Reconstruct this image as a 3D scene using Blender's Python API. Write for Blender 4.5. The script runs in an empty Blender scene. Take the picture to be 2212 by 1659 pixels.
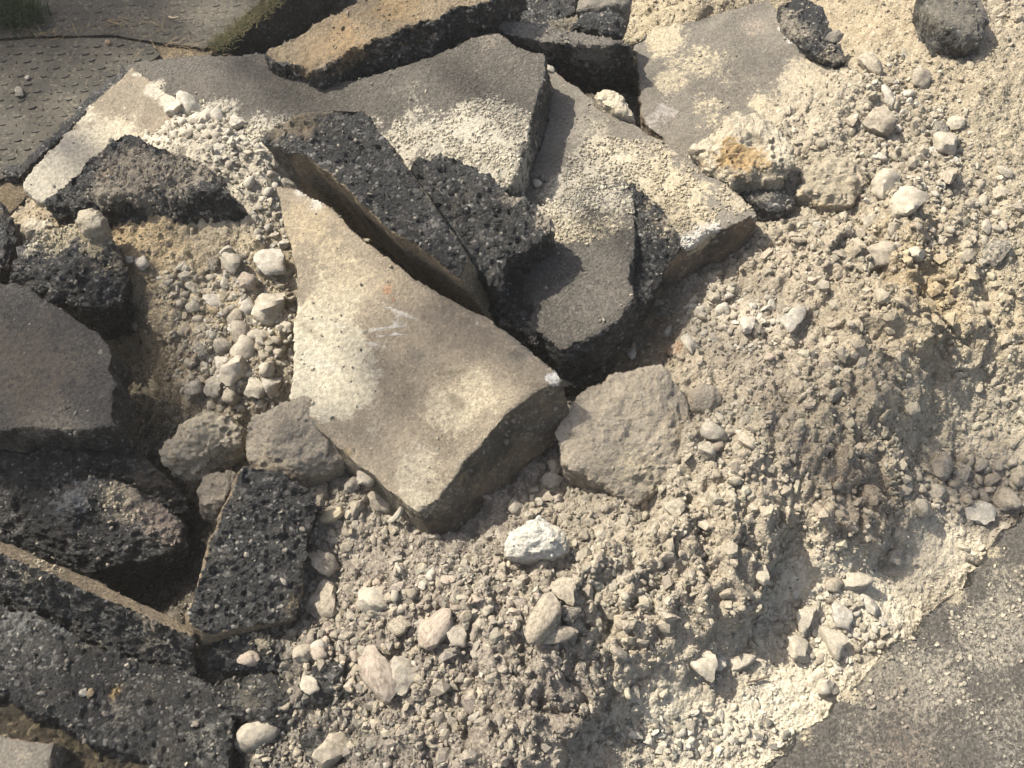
import bpy, bmesh, math, random
import numpy as np
from mathutils import Vector, Matrix

random.seed(7)
rng = np.random.default_rng(7)
SC = bpy.context.scene
COL = SC.collection

# ------------------------------------------------------------------ camera, sky, sun, exposure
CAM_Z, PITCH, HALF = 1.60, math.radians(58), math.tan(math.radians(27.5))
cam_d = bpy.data.cameras.new('camera'); cam = bpy.data.objects.new('camera', cam_d); COL.objects.link(cam)
cam.location = (0, 0, CAM_Z); cam.rotation_euler = (math.pi / 2 - PITCH, 0, 0)
cam_d.angle = math.radians(55); cam_d.clip_start = 0.05; cam_d.clip_end = 300
SC.camera = cam

SUN_EL = math.radians(50)
SUN_DIR = np.array([-0.88 * math.cos(SUN_EL), 0.475 * math.cos(SUN_EL), math.sin(SUN_EL)])   # towards the sun
SUN_DIR /= np.linalg.norm(SUN_DIR)
world = bpy.data.worlds.new('World'); SC.world = world; world.use_nodes = True
wn = world.node_tree; wn.nodes.clear()
sky = wn.nodes.new('ShaderNodeTexSky'); sky.sky_type = 'NISHITA'; sky.sun_disc = False
sky.sun_elevation = SUN_EL; sky.sun_rotation = math.atan2(SUN_DIR[0], SUN_DIR[1])
sky.air_density = 1.0; sky.dust_density = 4.0; sky.ozone_density = .6
bg = wn.nodes.new('ShaderNodeBackground'); bg.inputs['Strength'].default_value = 0.10
wo = wn.nodes.new('ShaderNodeOutputWorld')
wn.links.new(sky.outputs[0], bg.inputs[0]); wn.links.new(bg.outputs[0], wo.inputs[0])
sun_d = bpy.data.lights.new('sun', 'SUN'); sun_d.energy = 4.6; sun_d.angle = math.radians(0.53); sun_d.color = (1.0, 0.945, 0.83)
sun = bpy.data.objects.new('sun', sun_d); COL.objects.link(sun)
sun.rotation_euler = Vector(SUN_DIR).to_track_quat('Z', 'Y').to_euler(); sun.location = (-6, 4, 9)
SC.view_settings.view_transform = 'Standard'; SC.view_settings.look = 'None'
SC.view_settings.exposure = 1.17; SC.view_settings.gamma = 1.0

# ------------------------------------------------------------------ sight lines of the photograph (2212 x 1659) to world points
FW = np.array([0, math.cos(PITCH), -math.sin(PITCH)]); UP = np.array([0, math.sin(PITCH), math.cos(PITCH)])
ORG = np.array([0, 0, CAM_Z])
def ray(px, py):
    xn = (px / 2212 - .5) * 2 * HALF; yn = -(py - 829.5) / 2212 * 2 * HALF
    return FW + xn * np.array([1., 0, 0]) + yn * UP
def P(px, py, z):
    d = ray(px, py); return ORG + d * ((z - CAM_Z) / d[2])
def to_px(p):
    d = np.asarray(p) - ORG; f = d @ FW
    return np.stack([(d[..., 0] / f / (2 * HALF) + .5) * 2212, 829.5 - (d @ UP) / f / (2 * HALF) * 2212], -1)
class Plane:
    def __init__(s, pts):
        w = np.array([P(*p) for p in pts]); A = np.c_[w[:, :2], np.ones(len(w))]
        s.c = np.linalg.lstsq(A, w[:, 2], rcond=None)[0]
        n = np.array([-s.c[0], -s.c[1], 1.]); s.n = n / np.linalg.norm(n)
    def at(s, px, py):
        d = ray(px, py); t = (s.c[0] * ORG[0] + s.c[1] * ORG[1] + s.c[2] - ORG[2]) / (d[2] - s.c[0] * d[0] - s.c[1] * d[1])
        return ORG + d * t

# ------------------------------------------------------------------ noise
_G = rng.normal(size=(256, 3)); _G /= np.linalg.norm(_G, axis=1)[:, None]
_R = rng.random((65536, 4)).astype(np.float64)
def _hash(i, j, k, seed):
    h = (i * 374761393 + j * 668265263 + k * 2147483647 + seed * 1274126177) & 0xffffffff
    h = ((h ^ (h >> 13)) * 1274126177) & 0xffffffff
    return h ^ (h >> 16)
def perlin(p, seed=0):
    f = np.floor(p); i = f.astype(np.int64); u = p - f; w = u * u * u * (u * (u * 6 - 15) + 10); r = 0
    for a in (0, 1):
        for b in (0, 1):
            for c in (0, 1):
                g = _G[_hash(i[:, 0] + a, i[:, 1] + b, i[:, 2] + c, seed) & 255]
                d = (g * (u - (a, b, c))).sum(1)
                r = r + d * (w[:, 0] if a else 1 - w[:, 0]) * (w[:, 1] if b else 1 - w[:, 1]) * (w[:, 2] if c else 1 - w[:, 2])
    return r * 1.5
def fbm(p, scale, octv=4, seed=0, gain=.5):
    r = 0; a = 1
    for o in range(octv):
        r = r + a * perlin(p * scale * 2.03 ** o + 17.3 * o, seed + o); a *= gain
    return r
def worley(p, scale, seed=0):
    q = p * scale; f = np.floor(q); i = f.astype(np.int64); u = q - f
    d1 = np.full(len(p), 9.); d2 = np.full(len(p), 9.); hh = np.zeros(len(p))
    for a in (-1, 0, 1):
        for b in (-1, 0, 1):
            for c in (-1, 0, 1):
                r = _R[_hash(i[:, 0] + a, i[:, 1] + b, i[:, 2] + c, seed) & 65535]
                d = ((r[:, :3] + (a, b, c) - u) ** 2).sum(1)
                m = d < d1
                d2 = np.where(m, d1, np.minimum(d2, d)); hh = np.where(m, r[:, 3], hh); d1 = np.where(m, d, d1)
    return np.sqrt(d1), np.sqrt(d2), hh
def lumps(p, scale, seed=0, r=.75):
    d1, d2, h = worley(p, scale, seed)
    return np.sqrt(np.clip(1 - (d1 / r) ** 2, 0, 1)) * (.25 + .75 * h)
def sstep(x, a, b):
    t = np.clip((x - a) / (b - a), 0, 1); return t * t * (3 - 2 * t)

# ------------------------------------------------------------------ materials
class NT:
    def __init__(s, name):
        s.m = bpy.data.materials.new(name); s.m.use_nodes = True; s.t = s.m.node_tree; s.t.nodes.clear()
        s.out = s.n('ShaderNodeOutputMaterial'); s.b = s.n('ShaderNodeBsdfPrincipled'); s.l(s.b.outputs[0], s.out.inputs[0])
        s.co = s.n('ShaderNodeTexCoord').outputs['Object']
    def n(s, k, **kw):
        o = s.t.nodes.new(k)
        for a, v in kw.items(): setattr(o, a, v)
        return o
    def l(s, a, b): s.t.links.new(a, b)
    def noise(s, scale, detail=4, rough=.55, out='Fac', dist=0.):
        o = s.n('ShaderNodeTexNoise'); s.l(s.co, o.inputs['Vector']); o.inputs['Scale'].default_value = scale
        o.inputs['Detail'].default_value = detail; o.inputs['Roughness'].default_value = rough; o.inputs['Distortion'].default_value = dist
        return o.outputs[out]
    def vor(s, scale, out='Color', feature='F1', rnd=1.):
        o = s.n('ShaderNodeTexVoronoi', feature=feature); s.l(s.co, o.inputs['Vector']); o.inputs['Scale'].default_value = scale
        o.inputs['Randomness'].default_value = rnd
        return o.outputs[out]
    def attr(s, name, out='Fac', kind='GEOMETRY'):
        o = s.n('ShaderNodeAttribute', attribute_name=name, attribute_type=kind); return o.outputs[out]
    def ramp(s, f, stops, interp='LINEAR'):
        o = s.n('ShaderNodeValToRGB'); s.l(f, o.inputs[0]); o.color_ramp.interpolation = interp
        e = o.color_ramp.elements
        while len(e) < len(stops): e.new(.5)
        for x, (p, c) in zip(e, stops):
            x.position = p; x.color = (*c, 1) if not isinstance(c, (int, float)) else (c, c, c, 1)
        return o.outputs[0]
    def mix(s, f, a, b, mode='MIX'):
        o = s.n('ShaderNodeMix', data_type='RGBA', blend_type=mode); o.clamp_factor = True
        for v, i in ((f, 0), (a, 6), (b, 7)):
            if isinstance(v, (int, float)) and i == 0: o.inputs[0].default_value = v
            elif isinstance(v, (tuple, list)): o.inputs[i].default_value = (*v, 1)
            else: s.l(v, o.inputs[i])
        return o.outputs[2]
    def math(s, op, a, b=0., clamp=False):
        o = s.n('ShaderNodeMath', operation=op); o.use_clamp = clamp
        for v, i in ((a, 0), (b, 1)):
            if isinstance(v, (int, float)): o.inputs[i].default_value = v
            else: s.l(v, o.inputs[i])
        return o.outputs[0]
    def mr(s, f, a, b, c=0., d=1.):
        o = s.n('ShaderNodeMapRange', interpolation_type='SMOOTHSTEP'); s.l(f, o.inputs[0])
        for i, v in enumerate((a, b, c, d)): o.inputs[i + 1].default_value = v
        return o.outputs[0]
    def bump(s, h, strength, dist, prev=None):
        o = s.n('ShaderNodeBump'); o.inputs['Strength'].default_value = strength; o.inputs['Distance'].default_value = dist
        s.l(h, o.inputs['Height'])
        if prev is not None: s.l(prev, o.inputs['Normal'])
        return o.outputs[0]
    def done(s, col, rough=.9, normal=None, spec=.3):
        s.l(col, s.b.inputs['Base Color'])
        if isinstance(rough, float): s.b.inputs['Roughness'].default_value = rough
        else: s.l(rough, s.b.inputs['Roughness'])
        s.b.inputs['Specular IOR Level'].default_value = spec
        if normal is not None: s.l(normal, s.b.inputs['Normal'])
        return s.m

def mat_broken(name, worn, dark=(.010, .0098, .0092), grit=(.031, .030, .0275), stone=(.30, .28, .25), gloss=.42, grit_scale=210., tnoise=2.6, bk=1., ag=.5):
    """a lump whose broken faces show aggregate (attribute worn = 0) and whose old surface is worn (worn = 1); attribute tint = dust, stains and some painted shade"""
    t = NT(name)
    cell = t.vor(grit_scale); sep = t.n('ShaderNodeSeparateColor'); t.l(cell, sep.inputs[0])
    g = t.ramp(sep.outputs[0], [(0, dark), (.55, tuple(.55 * a + .45 * b for a, b in zip(dark, grit))), (.86, grit), (.955, tuple(.5 * a + .5 * b for a, b in zip(grit, stone))), (1, stone)])
    g = t.mix(t.mr(t.noise(18, 5), .35, .7), g, tuple(.6 * x for x in dark), 'MIX')
    s2 = t.n('ShaderNodeSeparateColor'); t.l(t.vor(grit_scale * .55), s2.inputs[0])
    g = t.mix(t.mr(s2.outputs[0], .90, .96, 0, .45), g, tuple(.35 * a + .45 * b for a, b in zip(grit, stone)))
    g = t.mix(t.mr(t.noise(24, 7, .75), .52, .72, 0, .42), g, tuple(x * y for x, y in zip(grit, (2.6, 2.3, 1.9))))
    g = t.mix(t.mr(t.noise(6, 5, .7), .5, .66, 0, .28), g, tuple(x * y for x, y in zip(grit, (2.2, 1.9, 1.5))))
    w = t.mix(t.mr(t.noise(9, 6, .65), .3, .7), tuple(.72 * x for x in worn), tuple(1.25 * x for x in worn))
    sp = t.n('ShaderNodeSeparateColor'); t.l(t.vor(270), sp.inputs[0])
    w = t.mix(ag, w, t.mix(t.mr(sp.outputs[0], 0, 1), tuple(.5 * x for x in worn), tuple(1.5 * x for x in worn)))
    w = t.mix(t.mr(t.noise(2.6, 6, .7, dist=.6), .5, .68, 0, .45), w, tuple(x * y for x, y in zip(worn, (1.5, 1.45, 1.35))))
    w = t.mix(t.mr(sp.outputs[1], .80, .97, 0, 1.1 * ag), w, tuple(min(.5, 2.0 * x) for x in worn))
    w = t.mix(t.mr(sp.outputs[2], .80, .95, 0, 1.2 * ag), w, tuple(.35 * x for x in worn))
    wf = t.math('ADD', t.attr('worn'), t.math('MULTIPLY', t.math('SUBTRACT', t.noise(45, 4, .7), .5), .9))
    c = t.mix(t.mr(wf, .38, .62), g, w)
    tf = t.math('ADD', t.attr('tintf'), t.math('MULTIPLY', t.math('SUBTRACT', t.noise(110, 8, .85), .5), tnoise))
    tc = t.mix(t.mr(t.noise(140, 3), .3, .7), t.attr('tint', 'Color'), t.mix(.62, (0, 0, 0), t.attr('tint', 'Color')))
    tf2 = t.mr(tf, .44, .60, 0, .92)
    c = t.mix(tf2, c, tc)
    h = t.math('ADD', t.math('MULTIPLY', t.vor(grit_scale, 'Distance'), -.8), t.math('MULTIPLY', t.noise(320, 6, .8), 1.3))
    nrm = t.bump(h, .85 * bk, .004); nrm = t.bump(t.noise(70, 5, .7), .4, .006 * bk, nrm)
    rg = t.mr(t.math('MAXIMUM', t.mr(wf, .38, .62), tf2), 0, 1, gloss, .92)
    return t.done(c, rg, nrm, .45)

M_ASPH = mat_broken('asphalt_grey_worn', (.084, .075, .062))
M_ASPHB = mat_broken('asphalt_brown_worn', (.16, .125, .08))
M_CONC = mat_broken('concrete_tan', (.212, .176, .126), (.062, .051, .036), (.125, .104, .075), (.24, .21, .16), .85, 230., 1.25, .55, .26)
M_CONCD = mat_broken('concrete_dull', (.135, .12, .097), (.085, .066, .047), (.15, .12, .085), (.34, .3, .25), .85, 230., 2.0, .6, .3)
M_LIME = mat_broken('pale_stone', (.46, .40, .295), (.32, .27, .19), (.43, .37, .27), (.52, .46, .35), .9, 170., 2.2, 1., .15)
M_GREY = mat_broken('grey_brown_stone', (.31, .265, .20), (.22, .18, .13), (.30, .255, .19), (.40, .355, .27), .9, 170., 2.2, 1., .18)
M_SOILY = mat_broken('mossy_soil', (.075, .06, .035), (.03, .024, .014), (.085, .065, .04), (.2, .17, .1), .9, 120.)

def mat_pebble(name, src):
    t = NT(name)
    if src == 'object':
        base = t.n('ShaderNodeObjectInfo').outputs['Color']
    else:
        base = t.attr('tone', 'Color', 'INSTANCER')
    c = t.mix(t.mr(t.noise(2.6, 8, .8), .36, .64), t.mix(.5, base, (0, 0, 0)), t.mix(.10, base, (.75, .7, .6)))
    c = t.mix(t.mr(t.noise(4, 6, .75), .42, .6, 0, .8), c, (.34, .295, .228) if src == 'object' else t.mix(.5, base, (.3, .27, .2)))
    n = t.bump(t.noise(6.5, 8, .75), .9, .0022 if src == 'object' else .0009)
    return t.done(c, .9, n, .3)
M_PEB = mat_pebble('pebble_stone', 'object')
M_CRUMB = mat_pebble('crumb_soil', 'instance')

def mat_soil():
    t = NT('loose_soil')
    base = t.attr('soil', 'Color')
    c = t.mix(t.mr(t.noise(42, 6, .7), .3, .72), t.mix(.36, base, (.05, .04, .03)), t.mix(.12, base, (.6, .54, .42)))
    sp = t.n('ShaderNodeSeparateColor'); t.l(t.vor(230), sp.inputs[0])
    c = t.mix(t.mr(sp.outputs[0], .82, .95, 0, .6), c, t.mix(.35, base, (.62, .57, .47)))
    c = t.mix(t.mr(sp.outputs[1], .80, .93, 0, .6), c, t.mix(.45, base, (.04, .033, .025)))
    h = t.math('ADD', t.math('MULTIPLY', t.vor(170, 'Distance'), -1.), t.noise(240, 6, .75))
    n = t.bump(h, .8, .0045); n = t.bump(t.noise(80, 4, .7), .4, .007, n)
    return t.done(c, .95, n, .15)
M_SOIL = mat_soil()

def mat_plain(name, col, col2, scale=30., rough=.9, bump=.4, dist=.003, speck=None):
    t = NT(name)
    c = t.mix(t.mr(t.noise(scale, 6, .7), .3, .7), col, col2)
    if speck:
        sp = t.n('ShaderNodeSeparateColor'); t.l(t.vor(210), sp.inputs[0])
        c = t.mix(t.mr(sp.outputs[0], .82, .95, 0, .8), c, speck)
        c = t.mix(t.mr(sp.outputs[1], .82, .95, 0, .7), c, tuple(.3 * x for x in col))
    n = t.bump(t.noise(scale * 6, 6, .7), bump, dist)
    return t.done(c, rough, n, .3)
M_PLATE = mat_plain('trodden_plate', (.038, .035, .026), (.074, .064, .047), 7., .8, .4, .003, speck=(.13, .11, .08))
M_BAR = mat_plain('tread_bar_grey', (.04, .037, .03), (.085, .077, .06), 60., .7)
M_WOOD = mat_plain('splintered_wood', (.42, .36, .25), (.3, .24, .15), 90.)
M_SHARD = mat_plain('pale_shard', (.36, .33, .27), (.28, .25, .2), 60.)
M_LEAF = mat_plain('leaf_green', (.045, .08, .025), (.07, .11, .03), 10.)
M_BARK = mat_plain('bark_brown', (.09, .07, .05), (.15, .12, .09), 20.)
M_GRASS = mat_plain('grass_green', (.018, .034, .010), (.04, .058, .018), 20.)  # green darkened to carry the shade the grass stands in
M_DRY = mat_plain('dry_litter', (.30, .22, .11), (.18, .13, .07), 60.)
M_MOSS = mat_plain('moss_olive', (.035, .036, .012), (.075, .06, .025), 60.)

# ------------------------------------------------------------------ object helpers
def tag(o, label, cat, group=None, kind=None):
    if label: o['label'] = label
    if cat: o['category'] = cat
    if group: o['group'] = group
    if kind: o['kind'] = kind
    return o
def link(name, me, mat, loc=(0, 0, 0), parent=None):
    o = bpy.data.objects.new(name, me); COL.objects.link(o); o.location = loc
    if mat and not me.materials: me.materials.append(mat)
    if parent: o.parent = parent
    return o
def new_mesh(name, v, f, smooth=True):
    me = bpy.data.meshes.new(name); v = np.asarray(v, np.float32); f = np.asarray(f, np.int32)
    me.vertices.add(len(v)); me.vertices.foreach_set('co', v.ravel())
    k = f.shape[1]
    me.loops.add(f.size); me.loops.foreach_set('vertex_index', f.ravel())
    me.polygons.add(len(f)); me.polygons.foreach_set('loop_start', np.arange(len(f), dtype=np.int32) * k)
    me.polygons.foreach_set('use_smooth', np.full(len(f), smooth)); me.update(calc_edges=True); me.validate()
    return me
def sharp(me, deg=38):
    me.set_sharp_from_angle(angle=math.radians(deg))
def get_v(me):
    a = np.empty(len(me.vertices) * 3, np.float32); me.vertices.foreach_get('co', a); return a.reshape(-1, 3).astype(np.float64)
def get_n(me):
    a = np.empty(len(me.vertices) * 3, np.float32); me.vertex_normals.foreach_get('vector', a); return a.reshape(-1, 3).astype(np.float64)
def set_v(me, v):
    me.vertices.foreach_set('co', v.astype(np.float32).ravel()); me.update()
def fattr(me, name, a):
    x = me.attributes.new(name, 'FLOAT', 'POINT'); x.data.foreach_set('value', np.asarray(a, np.float32))
def cattr(me, name, a):
    x = me.attributes.new(name, 'FLOAT_COLOR', 'POINT'); a = np.asarray(a, np.float32)
    x.data.foreach_set('color', np.c_[a, np.ones(len(a), np.float32)].ravel())
def remesh(bm, voxel):
    me = bpy.data.meshes.new('tmp'); bm.to_mesh(me); bm.free()
    ob = bpy.data.objects.new('tmp', me); COL.objects.link(ob)
    md = ob.modifiers.new('r', 'REMESH'); md.mode = 'VOXEL'; md.voxel_size = voxel; md.use_smooth_shade = True
    dg = bpy.context.evaluated_depsgraph_get(); dg.update()
    res = bpy.data.meshes.new_from_object(ob.evaluated_get(dg))
    bpy.data.objects.remove(ob); bpy.data.meshes.remove(me)
    return res
SAND = (.45, .385, .265); PALE = (.50, .455, .36); OCHRE = (.36, .235, .10); GREYD = (.25, .225, .185); WHITE = (.6, .58, .54); RUST = (.26, .12, .06); BLACK = (.03, .03, .028)
def set_tint(me, w, blobs, seed):
    """dust, stains and some painted shade: blobs of (x, y, z, radius m, colour, strength)"""
    col = np.tile(np.array(SAND), (len(w), 1)); f = np.zeros(len(w)); acc = np.zeros(len(w)); cs = np.zeros((len(w), 3))
    wob = fbm(w, 9., 5, seed + 50, .6) * .62
    for (c, r, cc, s) in blobs:
        d = np.linalg.norm(w - c, axis=1) / r
        k = np.clip(1.25 - d + wob, 0, 1) * s
        f = np.maximum(f, k); cs += np.outer(k ** 2, cc); acc += k ** 2
    m = acc > 1e-6; col[m] = cs[m] / acc[m][:, None]
    cattr(me, 'tint', col); fattr(me, 'tintf', f)
def fract_loop(pts, n, amp, seed, step=.012):
    """a broken outline: the loop cut fine and pushed in and out in its plane"""
    r = np.random.default_rng(seed); out = []
    for a, b in zip(pts, np.roll(pts, -1, 0)):
        L = np.linalg.norm(b - a); k = max(1, int(L / step)); e = (b - a) / max(L, 1e-6); s = np.cross(n, e)
        off = np.zeros(k + 1); q = r.random(3) * 40
        t = np.linspace(0, L, k + 1)
        off = fbm(np.c_[t + q[0], t * 0 + q[1], t * 0], 18., 4, seed, .62) * amp
        off *= np.minimum(1, np.minimum(t, L - t) / (.015) + .0)
        for i in range(k): out.append(a + e * t[i] + s * off[i])
    return np.array(out)
THINGS = []
def slab(name, label, cat, outline, ctrl, thick, mat, voxel=.0055, jag=.006, top=.0012, side=.006, rough_top=False,
         ext=None, dust=(), scrapes=(), seed=1, bend=0., worn_side=False, group=None, grow=0.):
    pl = Plane(ctrl); n = pl.n
    top_w = fract_loop(np.array([pl.at(*p) for p in outline]), n, jag, seed)
    e = -n * thick if ext is None else np.array(ext, float)
    bot = top_w + e
    base = np.array([top_w[:, 0].mean(), top_w[:, 1].mean(), bot[:, 2].min()])
    bm = bmesh.new()
    tv = [bm.verts.new(v - base) for v in top_w]; bv = [bm.verts.new(v - base) for v in bot]
    bm.faces.new(tv); bm.faces.new(bv[::-1])
    for i in range(len(tv)):
        j = (i + 1) % len(tv); bm.faces.new((tv[j], tv[i], bv[i], bv[j]))
    bmesh.ops.recalc_face_normals(bm, faces=bm.faces)
    bmesh.ops.triangulate(bm, faces=bm.faces)
    me = remesh(bm, voxel)
    v = get_v(me); nn = get_n(me); w = v + base
    dep = (w - top_w[0]) @ n                          # 0 at the upper face, negative below
    istop = sstep(nn @ n, .55, .9) * sstep(dep, -.014, -.007)
    rg = lumps(v, 22., seed, .8) * .5 + lumps(v, 85., seed + 3, .6) * .36 + lumps(v, 165., seed + 4, .6) * .30 - np.abs(fbm(v, 26., 5, seed + 5, .68)) * .8 + fbm(v, 60., 4, seed + 6, .7) * .45 + fbm(v, 9., 2, seed + 7) * .8
    sm = fbm(v, 60., 3, seed + 9, .6) * .7 + fbm(v, 7., 3, seed + 8) * 1.6
    tamp = side if rough_top else top
    tn = rg if rough_top else sm
    samp = top * 2 if worn_side else side
    d = istop * tn * tamp + (1 - istop) * (sm if worn_side else rg) * samp
    if bend: d = d + istop * fbm(v, 3.2, 3, seed + 21) * bend
    set_v(me, v + nn * d[:, None])
    worn = (1 - istop) if rough_top and worn_side else (np.zeros(len(v)) if rough_top else (istop if not worn_side else np.ones(len(v))))
    if seed == 21: worn = worn * sstep(w[:, 0], P(610, 340, .3)[0], P(665, 340, .3)[0])
    fattr(me, 'worn', worn); sharp(me)
    bl = [(pl.at(b[0], b[1]), b[2], b[3], b[4]) for b in dust]
    for (x0, y0, x1, y1, r_, c_, s_) in scrapes:
        m_ = max(2, int(math.hypot(x1 - x0, y1 - y0) / 5))
        bl += [(pl.at(x0 + (x1 - x0) * t / m_, y0 + (y1 - y0) * t / m_), r_ * (.5 + .8 * math.sin(t / m_ * math.pi)), c_, s_) for t in range(m_ + 1)]
    set_tint(me, w, bl, seed)
    return finish(name, me, mat, base, label, cat, group)
def finish(name, me, mat, base, label, cat, group):
    if name in ('asphalt_block', 'asphalt_chunk', 'concrete_block'):
        root = bpy.data.objects.new(name, None); COL.objects.link(root); root.location = base; tag(root, label, cat, group)
        b = link('asphalt_body' if name[0] == 'a' else 'concrete_body', me, mat, (0, 0, 0), root)
        THINGS.append((root, b, np.array(base))); return root
    o = link(name, me, mat, base); tag(o, label, cat, group); THINGS.append((o, o, np.array(base)))
    return o
def chunk(name, label, cat, outline, zt, zb, bulge, drop, mat, voxel=.005, amp=.006, dust=(), ridge=(), seed=1, worn=0., big=.8, inset=.85, group=None):
    """a lump: the hull of an outline (higher at the far side, lower at the near side), a raised middle and an inset foot"""
    o = np.array(outline, float); y0, y1 = o[:, 1].min(), o[:, 1].max()
    zz = lambda y: zt + (y - y0) / max(1, y1 - y0) * (zb - zt)
    rim = np.array([P(x, y, zz(y)) for x, y in o])
    c = o.mean(0)
    pts = list(rim) + [P(*(c + (q - c) * .55), zz(c[1] + (q[1] - c[1]) * .55) + bulge) for q in o] + [P(*r) for r in ridge]
    cw = rim.mean(0)
    foot = cw + (rim - cw) * inset; foot[:, 2] = rim[:, 2] - drop
    pts += list(foot)
    pts = np.array(pts); base = np.array([cw[0], cw[1], pts[:, 2].min()])
    bm = bmesh.new()
    vs = [bm.verts.new(p - base) for p in pts]
    bmesh.ops.convex_hull(bm, input=vs)
    bmesh.ops.delete(bm, geom=[v for v in bm.verts if not v.link_faces], context='VERTS')
    me = remesh(bm, voxel)
    v = get_v(me); nn = get_n(me)
    d = lumps(v, 22., seed, .8) * .9 + lumps(v, 75., seed + 3, .6) * .42 + lumps(v, 150., seed + 4, .6) * .30 - np.abs(fbm(v, 30., 4, seed + 5, .6)) * 1.0 + fbm(v, 11., 2, seed + 7) * big
    d = d - .55
    set_v(me, v + nn * (d * amp)[:, None])
    nn = get_n(me); sharp(me)
    fattr(me, 'worn', np.clip(worn + sstep(nn[:, 2], .5, .9) * worn, 0, 1))
    dd = [(P(b[0], b[1], b[5] if len(b) > 5 else zz(b[1]) + bulge), b[2], b[3], b[4]) for b in dust]
    set_tint(me, get_v(me) + base, dd, seed)
    return finish(name, me, mat, base, label, cat, group)

# ------------------------------------------------------------------ the mound of loose soil
H = """0,0,-.06 200,0,-.06 400,0,-.06 0,300,-.06 200,150,-.06 400,100,-.08 600,60,-.2 520,100,-.18 700,10,-.2 800,60,-.05 700,200,.0 1000,200,.06 300,200,-.03 900,30,-.02
430,235,.125 350,280,.13 500,300,.155 560,330,.165 520,400,.15 560,460,.14 600,500,.125 600,560,.12 420,250,.13 480,270,.14
150,480,.07 300,560,.115 400,560,.11 450,600,.105 560,650,.10 600,750,.10 450,750,.085 350,680,.07 400,830,.05 500,840,.07 560,830,.085 300,800,-.1 330,900,-.12 250,720,-.02 370,900,-.05
100,1000,-.08 350,980,-.05 640,1000,.0 450,950,.0 250,1100,-.12 330,1230,-.24 300,1300,-.24 400,1200,-.2 440,1100,-.04 640,1060,.02 720,1060,.05 800,1060,.05 700,1200,.045 720,1300,.03 660,1350,.02
850,1120,.06 950,1170,.055 1050,1120,.045 1150,1050,.045 1200,1000,.05 900,1130,.05 1300,1060,.07 1400,1100,.085 700,500,.1 900,800,.02 800,900,.02 1000,900,.03
800,1250,.07 1000,1250,.10 1150,1220,.10 1190,1330,.115 1000,1400,.09 800,1400,.06 700,1450,.035 1195,1430,.105 1190,1560,.085 1000,1550,.06 850,1550,.03 700,1600,-.02 1170,1650,.06 600,1450,-.02 560,1560,-.06
1280,1230,.10 1350,1200,.105 1450,1150,.11 1560,1130,.115 1645,1140,.11 1610,1230,.095 1580,1310,.075 1490,1408,.05 1450,1300,.075 1350,1340,.06 1270,1370,.06 1300,1440,.04 1280,1520,.025 1400,1480,.02 1270,1620,-.005 1400,1570,-.01 1685,1180,.045 1665,1250,.025 1630,1340,.01 1550,1425,-.01 1720,1280,.005 1520,1460,-.02
1900,1200,.0 1750,1350,-.015 1600,1500,-.02 1450,1620,-.03 1900,1350,-.0 2050,1200,.0 1800,1450,-.01 2100,1100,.01 2200,1050,.02 2000,1050,.03
1500,850,.10 1550,700,.12 1450,720,.07 1600,600,.105 1700,560,.16 1700,700,.17 1850,650,.19 1930,600,.195 1940,700,.185 1930,770,.165 1990,690,.145 1995,780,.13 2070,640,.17 2090,700,.165 2125,720,.115 1700,870,.16 1760,880,.13 1850,900,.155 1750,1000,.13 1830,1090,.095 1905,1140,.05 1960,900,.115 2000,940,.06 2100,850,.08 2200,900,.06 2050,700,.15 2200,700,.14
1950,550,.19 2100,500,.18 2200,450,.18 1800,450,.18 1750,350,.17 1900,300,.185 1850,150,.17 2000,200,.20 2150,200,.21 1900,50,.18 2100,50,.22 1850,-20,.16 1500,300,.06 1600,150,.02 1500,30,.13 1420,40,.10 1600,0,.13 1300,200,.0 1150,30,-.16 1250,20,-.1
100,1400,-.12 0,1200,-.15 400,1400,-.06 430,1430,-.04 500,1600,-.1 200,1600,-.12 0,1600,-.12 1250,500,.03 1400,700,.07 1300,600,.03 1000,600,.02 2100,1400,-.05 720,430,.03 860,540,.0 1700,262,.185 1800,232,.205 1850,195,.21 1620,280,.16 1530,345,.12 1750,300,.19 1480,1000,.11 1440,1080,.095 1510,930,.125 2200,1600,-.05 1900,1650,-.05 2000,1400,-.04"""
HP = np.array([[float(q) for q in s.split(',')] for s in H.split()])
HW = np.array([P(*p) for p in HP])
def rbf_fit(xy, val, lam=.004):
    d = np.linalg.norm(xy[:, None] - xy[None], axis=2); n = len(xy)
    A = np.zeros((n + 1, n + 1)); A[:n, :n] = -d - np.eye(n) * lam; A[:n, n] = 1; A[n, :n] = 1
    return np.linalg.solve(A, np.r_[val, 0])
HCO = rbf_fit(HW[:, :2], HW[:, 2])
def rbf_eval(xy, nodes, co):
    r = np.empty(len(xy))
    for i in range(0, len(xy), 40000):
        q = xy[i:i + 40000]; r[i:i + 40000] = -np.sqrt(((q[:, None] - nodes[None]) ** 2).sum(2)) @ co[:-1] + co[-1]
    return r
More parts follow.
